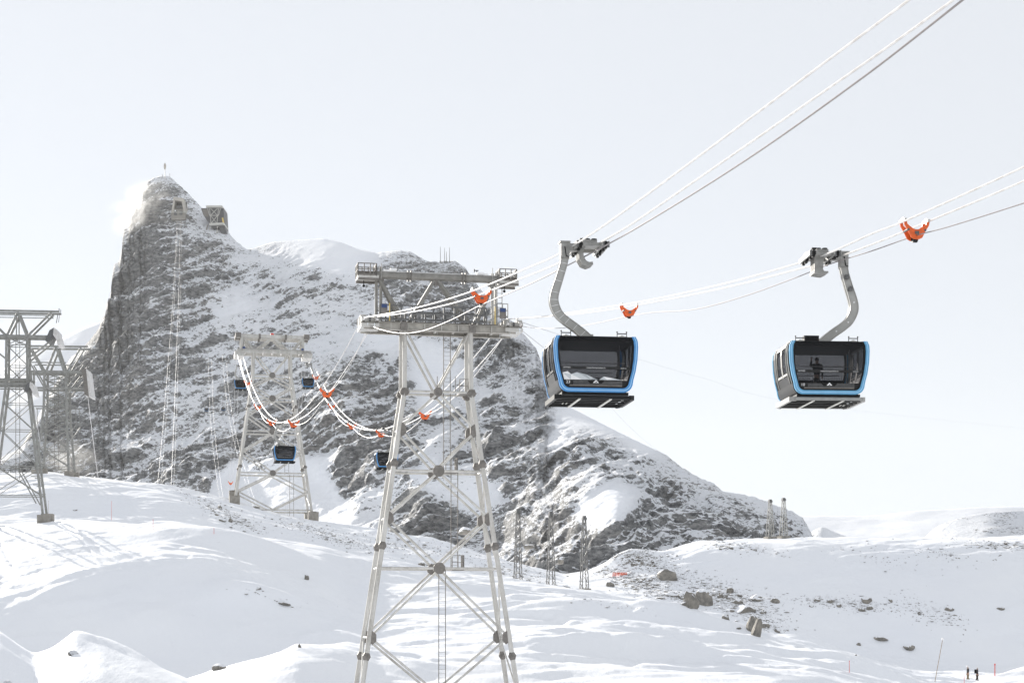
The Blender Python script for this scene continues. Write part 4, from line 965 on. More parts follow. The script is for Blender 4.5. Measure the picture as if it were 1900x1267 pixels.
# --- the near tower
T = Tower('lift_tower', 'tall near steel lift tower in the centre with orange carrier before its top', 809, 130, math.radians(11.5), lambda y: float(np.interp(y, [500, 620, 730, 1267, 1400], [1.0, .9, .95, 2.0, 2.3])), 'new gondola line towers')
hwN = lambda y: float(np.interp(y, [500, 730, 1267, 1400], [2.52, 2.55, 5.85, 6.67]))
big_tower(T, hwN, 618, 730, [730, 876, 1055, 1290], [801, 964, 1182], 1330, .188, .092, [862, 1014, 1216])
for py, rad in ((730, .36), (876, .46), (1055, .46)): T.plate(809, py, rad, th=.08)
for py in (801, 964, 1182):
    for sx in (-1, 1): T.plate(809+sx*(hwN(py)-.25)/T.k, py, .32, sq=1.6, n=6, th=.08)
for py in (732,):
    for sx in (-1, 1): T.plate(809+sx*hwN(py)/T.k, py, .34, n=6)
    for sx in (-1, 1):
        for sv in (-1, 1):
            c = T.p(809+sx*hwN(py)/T.k, py, sv*.93); m = MB(); m.box(c, (.7, .6, .12)); m.box(c+Vector((0, 0, .25)), (.5, .5, .08)); m.build('node_flange', 'plate', T.r)
kT = T.k; U = lambda px: (px-809)*kT; Zt = lambda py: (HOR-py)*kT-T.zb
for v in (-1.05, 1.05):                       # main cross girders: I beams
    m = MB(); m.box((U(813), v, Zt(612.5)), (U(955)-U(672), .10, .52)); m.box((U(813), v, Zt(606.2)), (U(957)-U(668), .34, .06)); m.box((U(813), v, Zt(618.8)), (U(952)-U(690), .34, .06)); g = m.build('cross_girder', 'girder', T.r)
    for px in np.linspace(690, 940, 9):
        m = MB(); m.box((U(px), v-.09*np.sign(v)*-1, Zt(612.5)), (.05, .12, .48)); m.box((U(px), v+.09*np.sign(v)*-1, Zt(612.5)), (.05, .12, .48)); m.build('web_stiffener', 'steel', g)
for px in (672, 700, 745, 775, 809, 843, 873, 915, 955):
    T.bar('girder_tie', (U(px), -1.0, Zt(612)), (U(px), 1.0, Zt(612)), .16, .3)
for px, q in ((745, 1), (873, 1)):
    for v in (-1.05, 1.05): m = MB(); m.box((U(px), v, Zt(612)), (.5, .44, .62)); m.build('node_block', 'plate', T.r)
m = MB(); m.box((U(813), 0, Zt(603)), (U(930)-U(700), 1.7, .06)); m.build('walkway', 'plate', T.r)
railing(T, [(U(700), -1.35, Zt(603)), (U(898), -1.35, Zt(603))], 1.15, .78, 'darksteel', r=.055)
railing(T, [(U(700), 1.25, Zt(603)), (U(925), 1.25, Zt(603))], 1.15, .78, 'darksteel', r=.055)
railing(T, [(U(898), -1.35, Zt(603)), (U(918), -1.35, Zt(603)+.5), (U(938), -1.35, Zt(603)+.5)], 1.05, .5, 'grey', r=.035)
for v in (-1.2, 1.2):
    for px in (700, 760, 820, 880, 930):
        T.bar('deck_bracket', (U(px), v, Zt(606)), (U(px)+.1, v, Zt(602)), .08)
tb = MB(); tb.tube((U(698), 0, Zt(514.5)), (U(925), 0, Zt(514.5)), .30, n=16); beam = tb.build('top_beam', 'beam', T.r, smooth=True)
for px in (759, 861):
    for dx in (-.12, .12):
        m = MB(); m.tube((U(px)+dx-.03, 0, Zt(514.5)), (U(px)+dx+.03, 0, Zt(514.5)), .43, n=16); m.build('flange', 'plate', beam)
m = MB(); m.box((U(811), 0, Zt(508.2)), (U(915)-U(705), .30, .07)); m.build('snow_cap', 'white', beam)
for px in (697, 706): T.tube('post', (U(px), -.12, Zt(500)), (U(px), -.12, Zt(604)), .10, 'beam')
T.tube('post', (U(700), .6, Zt(510)), (U(700), .9, Zt(604)), .12)
for px in (915, 922): T.tube('post', (U(px), -.12, Zt(504)), (U(px), -.12, Zt(604)), .11)
T.tube('post', (U(925), .6, Zt(510)), (U(925), .9, Zt(604)), .12)
for a, b in (((704, 524), (746, 602)), ((805, 522), (757, 602)), ((813, 522), (869, 602)), ((915, 526), (881, 602))):
    for v in (-.95, .95): T.tube('strut', (U(a[0]), v*.12, Zt(a[1])), (U(b[0]), v, Zt(b[1])), .14, 'beam')
T.plate(809, 523, .34, sides=(0,), n=6)
for px in (705, 914): T.plate(px, 522, .34, sides=(0,), n=6)
for x0, x1, sg in ((662, 700, -1), (926, 962, 1)):            # service gantries
    ga = empty('service_gantry', (0, 0, 0)); ga.parent = T.r
    m = MB(); m.box((U((x0+x1)/2), 0, Zt(521)), ((x1-x0)*kT, 1.5, .22)); m.build('platform', 'steel', ga)
    for v in (-.72, .72): m = MB(); m.bar((U(x0), v, Zt(526)), (U(x1), v, Zt(526)), .10, .16); m.build('platform_beam', 'plate', ga)
    m = MB(); m.box((U((x0+x1)/2), 0, Zt(513.5)), ((x1-x0)*kT*.95, .5, .34)); m.build('hoist_beam', 'plate', ga)
    railing(T, [(U(x0), -.75, Zt(520)), (U(x1-4), -.75, Zt(520)), (U(x1-4), .75, Zt(520)), (U(x0), .75, Zt(520)), (U(x0), -.75, Zt(520))], .92, .45, 'plate', ga, r=.035)
    m = MB(); m.tube((U((x0+x1)/2)-.3, -.3, Zt(527)), (U((x0+x1)/2)-.3, -.3, Zt(536)), .03); m.ball((U((x0+x1)/2)-.3, -.3, Zt(537)), .11, 8, 6); m.build('hook', 'black', ga)
for px in (691, 706, 914, 926): T.bar('handrail', (U(px), -.4, Zt(522)), (U(px), -.4, Zt(495)), .05, mat='grey')
ladder(T, (U(929.5), .2, Zt(600)), (U(929.5), .2, Zt(530)), .42, 'navy', .32)
ladder(T, (U(701.5), .2, Zt(600)), (U(701.5), .2, Zt(526)), .25, 'navy', .3)
for o_off, px0 in ((O1, 684.5), (O2, 948)):
    for off in (-.5, .5):
        q = o_off+a1*off-Vector((T.X, T.Y, 0)); u = q.x*math.cos(T.yaw)+q.y*math.sin(T.yaw); saddle(T, u, (HOR-590)/F*130-T.zb-.03)
    q = o_off-Vector((T.X, T.Y, 0)); u = q.x*math.cos(T.yaw)+q.y*math.sin(T.yaw)
    m = MB(); m.box((u, 0, Zt(613)), (1.35, 2.9, .26)); m.box((u, 0, Zt(608)), (1.25, 2.2, .10)); m.build('saddle_table', 'steel', T.r)
    for y in (-1.1, 1.1): m = MB(); m.box((u, y, Zt(603)), (1.35, .08, .45)); m.build('saddle_yoke', 'steel', T.r)
    for y in (-1.2, -.4, .4, 1.2): m = MB(); m.tube((u-.06, y, Zt(602)+.0), (u+.06, y, Zt(602)), .16, n=12); m.build('haul_sheave', 'darksteel', T.r, smooth=True)
for px in (708, 928.5):
    m = MB(); m.box((U(px), -1.42, Zt(583)), (.50, .06, .80)); cb = m.build('control_box', 'plate', T.r)
    m = MB(); m.box((U(px), -1.47, Zt(577.5)), (.42, .04, .26)); m.build('sign', 'navy', cb)
for px in (718, 914): T.bar('ladder_hoop', (U(px), -1.4, Zt(604)), (U(px), -1.4, Zt(572)), .06, mat='yellow')
m = MB(); m.box((U(729), -.1, Zt(504)), (.5, .3, .16)); m.box((U(718), -.1, Zt(505.5)), (.5, .1, .08)); m.build('camera_box', 'white', T.r)  # white camera housing on the beam; no lamp
m = MB(); m.box((U(892), -.1, Zt(505)), (.55, .3, .14)); m.box((U(903), -.1, Zt(506)), (.3, .1, .12)); m.build('camera_box', 'white', T.r)
m = MB(); m.tube((U(886), 0, Zt(508)), (U(886), 0, Zt(498.6)), .03); m.bar((U(881), 0, Zt(499)), (U(889), 0, Zt(499)), .06); m.box((U(881), 0, Zt(499.5)), (.06, .1, .26)); m.build('wind_gauge', 'black', T.r)
ladder(T, (U(829.5), 0, Zt(876)), (U(829.5), 0, Zt(620)), .52, 'grey', .32)
ladder(T, (U(843.5), 0, Zt(1056)), (U(843.5), 0, Zt(872)), .52, 'grey', .32)
ladder(T, (U(820.5), 0, Zt(1320)), (U(820.5), 0, Zt(1052)), .52, 'grey', .32)
for px, py in ((862, 731), (836, 877), (848, 1057)):
    pf = MB(); pf.box((U(px), 0, Zt(py)), (.95, 1.3, .06)); pl = pf.build('rest_platform', 'plate', T.r)
    railing(T, [(U(px)-.45, -.6, Zt(py)), (U(px)+.45, -.6, Zt(py)), (U(px)+.45, .6, Zt(py))], 1.1, .45, 'plate', pl)
for px in (809, 843): T.bar('guard_post', (U(px), -.6, Zt(735)), (U(px), -.6, Zt(700)), .05, mat='plate')

# --- the far tower
T = Tower('lift_tower', 'far steel lift tower with a red ball on top, standing on the snow crest', 504, 341, math.radians(11.7), lambda y: float(np.interp(y, [600, 700, 980], [2.0, 2.1, 4.2])), 'new gondola line towers')
hwF = lambda y: float(np.interp(y, [600, 700, 980], [3.55, 3.75, 8.1]))
big_tower(T, hwF, 656, 700, [699, 742, 803, 880, 948], [719, 772, 840, 914], 965, .27, .15, [757, 868])
kT = T.k; U = lambda px: (px-504)*kT; Zt = lambda py: (HOR-py)*kT-T.zb
for py, rad in ((699, 1.0), (742, 1.1), (803, 1.1), (880, 1.0)): T.plate(504, py, rad*.62, sides=(1,))
for v, py in ((-1.7, 627.5), (1.7, 627.5)):
    m = MB(); m.tube((U(440), v, Zt(py)), (U(569), v, Zt(py)), .42, n=12); tb = m.build('top_beam', 'steel', T.r, smooth=True)
    for px in (481, 529): m = MB(); m.tube((U(px)-.2, v, Zt(py)), (U(px)+.2, v, Zt(py)), .56, n=12); m.build('flange', 'plate', tb)
    for x0, x1 in ((437, 447), (562, 572)):
        m = MB(); m.box((U((x0+x1)/2), v, Zt(py-1)), ((x1-x0)*kT, 1.6, .9)); m.build('end_platform', 'plate', T.r)
    for a, b in (((451, 630), (468, 652)), ((500, 631), (476, 652)), ((508, 631), (533, 652)), ((558, 630), (541, 652))): T.tube('strut', (U(a[0]), v, Zt(a[1])), (U(b[0]), v, Zt(b[1])), .26)
    for px in (449, 560): T.tube('post', (U(px), v, Zt(625)), (U(px), v, Zt(656)), .34)
for v in (-2.0, 2.0):
    m = MB(); m.box((U(505), v, Zt(656)), (U(570)-U(440), .3, .60)); m.box((U(505), v, Zt(652.6)), (U(570)-U(440), .6, .1)); m.build('cross_girder', 'steel', T.r)
for px in (444, 569): m = MB(); m.box((U(px), 0, Zt(661)), (1.8, 5.2, 1.0)); m.build('saddle_table', 'steel', T.r)
for px in np.linspace(455, 555, 7): T.bar('girder_tie', (U(px), -2, Zt(656)), (U(px), 2, Zt(656)), .3)
railing(T, [(U(452), -2.2, Zt(652)), (U(558), -2.2, Zt(652))], 1.2, 1.2, 'grey', r=.035); railing(T, [(U(452), 2.2, Zt(652)), (U(558), 2.2, Zt(652))], 1.2, 1.2, 'grey', r=.035)
for P0 in (T2L, T2R):
    for off in (-.5, .5):
        q = Vector((P0.x, P0.y, 0))+a1*off-Vector((T.X, T.Y, 0)); u = q.x*math.cos(T.yaw)+q.y*math.sin(T.yaw); saddle(T, u, P0.z-T.zb, 5.5, 1.0, .34, False)
m = MB(); m.ball((U(506), 1.5, Zt(619.5)), .42, 12, 8); m.build('marker_ball', 'red', T.r, smooth=True)
T.tube('ball_stand', (U(506), 1.5, Zt(619.5)), (U(506), 1.5, Zt(627)), .06)
for px in (452, 559): m = MB(); m.box((U(px), -2.45, Zt(650)), (.5, .08, .4)); m.build('sign', 'navy', T.r)
ladder(T, (U(532), 0, Zt(880)), (U(532), 0, Zt(660)), .8, 'grey', .9, .05)
ladder(T, (U(541), 0, Zt(960)), (U(541), 0, Zt(880)), .8, 'grey', .9, .05)

# --- old cable car pylons on the left
def old_pylon(T, legs, hors, arms, lr, br, mat='oldsteel', zig=True, sides=(1, -1)):
    lx = lambda y, i: float(np.interp(y, [p[0] for p in legs], [p[1+i] for p in legs]))
    for i in (0, 1):
        for sg in (1, -1):
            m = MB(); ys = [p[0] for p in legs]; pts = [T.p(lx(y, i), y, sg*T.hv(y)) for y in ys]
            gz = T.foot(pts[-1].x, -pts[-1].y); d = (pts[-1]-pts[-2]).normalized(); pts[-1] = pts[-1]+d*((gz-pts[-1].z)/d.z)
            m.path(pts, lr, 6); m.build('leg', mat, T.r)
            m = MB(); m.box((pts[-1].x, pts[-1].y, gz+.35), (1.5, 1.5, 1.3)); m.build('foundation', 'concrete', T.r)
    for y in hors:
        T.face('horizontal', (lx(y, 0), y), (lx(y, 1), y), br, mat, sides)
        for i in (0, 1): T.bar('cross_tie', T.p(lx(y, i), y, T.hv(y)), T.p(lx(y, i), y, -T.hv(y)), br*1.4, mat=mat)
    for y0, y1 in zip(hors[:-1], hors[1:]):
        T.face('brace', (lx(y0, 0), y0), (lx(y1, 1), y1), br, mat, sides); T.face('brace', (lx(y0, 1), y0), (lx(y1, 0), y1), br, mat, sides)
        for i in (0, 1): T.tube('brace', T.p(lx(y0, i), y0, T.hv(y0)), T.p(lx(y1, i), y1, -T.hv(y1)), br*.8, mat)
    for a, b, r in arms: T.face('arm_member', a, b, r, mat)
TA = Tower('cable_car_pylon', 'leftmost lattice pylon cut by the left edge, standing on dark concrete blocks', 33, 221, R(6), lambda y: float(np.interp(y, [570, 720, 960], [.9, 1.0, 1.6])), 'old cable car pylons', 'pylon')
old_pylon(TA, [(626, 15, 52), (718, 14, 53), (962, -17, 83)], [626, 642, 680, 717, 750, 799, 866, 920],
          [((-44, 579), (110, 579), .14), ((-44, 587), (96, 587), .06), ((35, 582), (15, 626), .16), ((35, 582), (52, 626), .16), ((96, 581), (52, 626), .15), ((-30, 581), (15, 626), .15), ((-38, 626), (98, 626), .20), ((98, 631), (53, 668), .12), ((-32, 631), (14, 668), .12),
           ((-34, 706), (62, 706), .16), ((-34, 714), (62, 714), .16), ((-34, 720), (62, 720), .08), ((33, 582), (33, 626), .08), ((60, 690), (60, 722), .12), ((33, 866), (70, 935), .08), ((60, 885), (72, 885), .06), ((64, 900), (76, 900), .06), ((68, 915), (80, 915), .06)], .17, .055)
for px, py, hh in ((102, 626, 1), (59, 722, .72)):
    c = TA.p(px, py, 1.6); q = lambda P_: [(x*hh, z*hh) for x, z in P_]
    m = MB(); m.prism(q([(0, 1.1), (.5, .75), (.95, -1.1), (.5, -1.2), (.25, -.35), (-.1, .15)]), c, (1, 0, 0), (0, 0, 1), (0, 1, 0), 3.2); sh = m.build('rope_saddle', 'glare_rime', TA.r)
    m = MB(); m.prism(q([(-1.1, -.6), (-.55, .75), (-.02, 1.08), (-.12, .12), (-.5, -.75)]), c, (1, 0, 0), (0, 0, 1), (0, 1, 0), 3.1); m.build('saddle_frame', 'darksteel', sh)
m = MB(); m.bar(TA.p(108, 579), TA.p(108, 571), .09); m.bar(TA.p(111, 579), TA.p(111, 573), .07); m.bar(TA.p(106, 580), TA.p(103, 598), .08); m.bar(TA.p(109, 580), TA.p(107, 597), .06); m.build('rod_fittings', 'darksteel', TA.r)
railing(TA, [TA.p(-34, 706, 1.2), TA.p(60, 706, 1.2)], 1.1, 1.6, 'oldsteel', r=.03)
ladder(TA, TA.p(33, 890), TA.p(33, 630), .5, 'oldsteel', .7, .04)
TB = Tower('cable_car_pylon', 'rear left lattice pylon with long vertical saddle, half hidden behind the leftmost pylon', 105, 332, R(4), lambda y: float(np.interp(y, [640, 760, 880], [1.6, 1.8, 3.2])), 'old cable car pylons', 'pylon')
old_pylon(TB, [(690, 86, 125), (756, 85, 126), (882, 74, 133)], [692, 706, 722, 740, 756, 778, 800, 835, 868],
          [((56, 645), (165, 645), .20), ((62, 675), (125, 675), .12), ((107, 646), (89, 692), .22), ((107, 646), (122, 692), .22), ((152, 647), (126, 692), .18), ((58, 647), (84, 692), .18), ((58, 692), (160, 692), .26), ((58, 722), (162, 722), .2), ((158, 679), (127, 721), .14), ((160, 695), (127, 735), .12),
           ((64, 756), (143, 756), .12), ((143, 756), (145, 800), .07), ((66, 756), (66, 790), .07), ((132, 808), (145, 790), .12), ((130, 820), (145, 812), .1), ((60, 676), (85, 720), .14)], .24, .085)
c = TB.p(161, 712, 2.5)
m = MB(); m.prism([(.2, 2.7), (.55, 2.3), (1.2, -2.8), (.75, -2.7)], c, (1, 0, 0), (0, 0, 1), (0, 1, 0), 5); sh = m.build('rope_saddle', 'glare_rime', TB.r)
m = MB(); m.prism([(-.7, 2.5), (.18, 2.7), (.73, -2.7), (-.1, -2.3), (-.3, .5)], c, (1, 0, 0), (0, 0, 1), (0, 1, 0), 4.9); m.build('saddle_frame', 'plate', sh)
ladder(TB, TB.p(105, 870), TB.p(105, 700), .8, 'oldsteel', .9, .05)

# --- slender guyed lattice masts
def slim_mast(px, ytop, ybase, Y, wt, wb, label, mat='darksteel', arm=False):
    T = Tower('lattice_mast', label, px, Y, R(20), lambda y: 0, 'slender lattice masts', 'mast'); z1 = (HOR-ytop)*T.k-T.zb
    for sx in (-1, 1):
        for sy in (-1, 1): m = MB(); m.bar((sx*wb/2, sy*wb/2, -.2), (sx*wt/2, sy*wt/2, z1), .10); m.build('leg', mat, T.r)
    m = MB(); n = int(z1/1.0)
    for k in range(n):
        a, b = k/n, (k+1)/n; wa, wb_ = (wb+(wt-wb)*a)/2, (wb+(wt-wb)*b)/2; sg = 1 if k % 2 else -1
        for cs in ((1, 0), (0, 1), (-1, 0), (0, -1)):
            p0 = (cs[0]*wa-sg*cs[1]*wa, cs[1]*wa+sg*cs[0]*wa, a*z1); p1 = (cs[0]*wb_+sg*cs[1]*wb_, cs[1]*wb_-sg*cs[0]*wb_, b*z1); m.bar(p0, p1, .05)
    m.build('lacing', mat, T.r)
    m = MB(); m.box((0, 0, z1), (wt*1.6, wt*1.6, .35)); m.box((0, 0, z1+.3), (wt*1.2, wt*1.2, .2)); m.build('mast_head', 'darksteel', T.r)
    m = MB(); m.box((0, 0, .1), (wb*1.5, wb*1.5, .6)); m.build('foundation', 'concrete', T.r)
    if arm: m = MB(); m.bar((0, 0, z1-.6), (-1.3, 0, z1-.55), .08); m.build('side_arm', 'alu', T.r)
slim_mast(961, 949, 1078, 234, .36, .95, 'left one of the three slender lattice masts right of the near tower')
slim_mast(1022, 954, 1086, 234, .36, .95, 'middle one of the three slender lattice masts right of the near tower')
slim_mast(1084, 962, 1092, 234, .36, .95, 'right one of the three slender lattice masts, with a short side arm', arm=True)
slim_mast(1429, 930, 1000, 343, .45, 1.3, 'left mast of the distant pair before the right rocks', 'oldsteel')
slim_mast(1454, 927, 998, 343, .45, 1.3, 'right mast of the distant pair before the right rocks', 'oldsteel')

# ------------------------------------------------------------------ summit buildings and masts
p = mtn(334, 398); c = empty('cave_station', (p.x, p.y-10, p.z), 0, 'pale concrete cable car portal cut into the rock below the summit', 'building'); k = p.y/F
m = MB(); prof = [(-13*k, -2*k), (-8.5*k, 28*k), (9*k, 26*k), (13*k, -2*k)]; inn = [(-9*k, 0), (-6*k, 22*k), (6.5*k, 20*k), (9.5*k, 0)]
m.strip(prof, inn, (0, 0, 0), (1, 0, 0), (0, 0, 1), (0, 1, 0), 22); m.build('portal_frame', 'paleconcrete', c)
m = MB(); m.box((0, 14, 11*k), (22*k, 2, 26*k)); m.build('shade_back_wall', 'black', c)  # black put on this wall for the shade inside the cave mouth
m = MB(); m.box((0, 6, 4*k), (17*k, 8, 6*k)); m.build('loading_platform', 'concrete', c)
m = MB(); m.box((-5*k, 3, -1*k), (5*k, 8, 9*k)); m.box((5*k, 3, -1*k), (5*k, 8, 7*k)); m.build('docking_bay', 'cladding', c)
m = MB(); m.box((-5*k, -1.5, 2.4*k), (2.6*k, .5, 2.4*k)); m.build('window', 'white', c)
m = MB(); m.box((0, 8, -7*k), (26*k, 16, 13*k)); m.build('foundation_wall', 'concrete', c)
m = MB(); m.bar((-13*k, -1, -.6*k), (15*k, -1, -.6*k), .6); m.bar((-13*k, -1, 1.2*k), (15*k, -1, 1.2*k), .25); m.build('gallery_rail', 'alu', c)
for x in (-3, 2.5): m = MB(); m.tube((x*k, 9, 12*k), (x*k, 5, 12*k), 3.2*k, n=14); m.build('sheave_wheel', 'darksteel', c)
p = mtn(392, 424); Yb = p.y-14; k = Yb/F; c = empty('summit_station', at(392, 424, Yb), 0, 'dark clad summit station with a lattice front perched on the ridge', 'building')
u = lambda px, py: ((px-392)*k, (424-py)*k)
m = MB(); m.prism([u(371, 384), u(413, 384), u(415, 418), u(394, 422), u(383, 408), u(375, 396)], (0, 6, 0), (1, 0, 0), (0, 0, 1), (0, 1, 0), 26); m.build('hall', 'cladding', c)
m = MB(); m.prism([u(373, 387), u(385, 385), u(385, 401), u(377, 399)], (0, 5, 0), (1, 0, 0), (0, 0, 1), (0, 1, 0), 1.2); m.build('wall_panel', 'plate', c)
m = MB(); m.prism([u(382, 381), u(412, 381), u(412, 384.5), u(382, 384.5)], (0, 1, 0), (1, 0, 0), (0, 0, 1), (0, 1, 0), 33); m.build('roof', 'alu', c)
m = MB(); m.prism([u(410, 402), u(412.5, 402), u(415, 414), u(412, 414)], (0, 5, 0), (1, 0, 0), (0, 0, 1), (0, 1, 0), 1); m.build('painted_lit_window', 'yellow', c)  # lit look is only yellow colour on the pane; nothing glows
m = MB()
for a, b in (((388, 384), (391, 414)), ((405, 384), (402, 414)), ((388, 384), (403, 399)), ((405, 384), (390, 399)), ((390, 399), (402, 414)), ((403, 399), (391, 414)), ((388, 399), (405, 399)), ((384, 384), (388, 399)), ((409, 384), (405, 399)), ((402, 418), (404, 432)), ((404, 418), (401, 432)), ((390, 418), (387, 430))):
    A, B = u(*a), u(*b); m.bar((A[0], 2, A[1]), (B[0], 2, B[1]), .55)
m.build('lattice_front', 'alu', c)
m = MB(); m.prism([u(388, 414), u(415, 413), u(415, 417), u(388, 418)], (0, 0, 0), (1, 0, 0), (0, 0, 1), (0, 1, 0), 28); m.build('deck', 'alu', c)
m = MB(); m.prism([u(404, 418), u(416, 417), u(419, 430), u(410, 434)], (0, 4, 0), (1, 0, 0), (0, 0, 1), (0, 1, 0), 22); m.build('substructure', 'cladding', c)
m = MB(); A, B = u(385, 418), u(382, 448); m.bar((A[0], 0, A[1]), (B[0], -8, B[1]), .9); m.build('down_pipe', 'plate', c)
p = mtn(306, 330); Yb = p.y; k = Yb/F; c = empty('summit_antenna', at(306, 331, Yb-3), 0, 'cream lance-shaped antenna on the very summit of the peak', 'antenna')
m = MB(); m.tube((0, 0, -4*k), (0, 0, 16*k), .45, .35, 8); m.build('pole', 'alu', c); m = MB(); m.ball((0, 0, 22*k), 3.0*k, 10, 8, (.8, .8, 2.1)); m.build('antenna_head', 'paleconcrete', c, smooth=True)
for px, py, lab in ((301, 323, 'short thin rod left of the summit antenna'), (315, 322, 'short thin rod right of the summit antenna')):
    m = MB(); P_ = at(px, 334, Yb); m.tube((0, 0, 0), (0, 0, (334-py)*k), .25, n=5); tag(m.build('rod_antenna', 'plate', loc=P_), lab, 'antenna')
GA = 'thin masts on the middle shoulder'
for i, (px, py, lab) in enumerate(((817, 458, 'leftmost thin mast on the rocky shoulder behind the near tower'), (825, 460, 'second thin mast on the rocky shoulder behind the near tower'), (828.5, 467, 'shortest thin mast on the rocky shoulder behind the near tower'), (834, 459, 'rightmost thin mast on the rocky shoulder behind the near tower'))):
    P_ = mtn(px, 487); k = P_.y/F; m = MB(); m.tube((0, 0, -2*k), (0, 0, (486-py)*k), .42, .22, 6); m.box((0, 0, 0), (1.5, 1.5, 1.5)); tag(m.build('radio_mast', 'oldsteel', loc=at(px, 486, P_.y)), lab, 'mast', GA)

# ------------------------------------------------------------------ boulders and stones
def boulder_mesh(seed, squash=(1, 1, 1), sub=3):
    import bmesh
    bm = bmesh.new(); bmesh.ops.create_icosphere(bm, subdivisions=sub, radius=1); rr = random.Random(seed)
    pl = [(Vector((rr.uniform(-1, 1), rr.uniform(-1, 1), rr.uniform(-.7, 1))).normalized(), rr.uniform(.55, .85)) for _ in range(9)]
    co = np.array([v.co[:] for v in bm.verts]); n = fbm(co+seed*3.1, .9, 4, .55)
    for v, nn in zip(bm.verts, n):
        for nv, d in pl:
            e = v.co.dot(nv)-d
            if e > 0: v.co -= nv*e*.9
        v.co *= 1+.10*nn; v.co.x *= squash[0]; v.co.y *= squash[1]; v.co.z *= squash[2]
    me = bpy.data.meshes.new('boulder'); bm.to_mesh(me); bm.free(); me.materials.append(M['boulder']); return me
BM = [boulder_mesh(i) for i in range(6)]
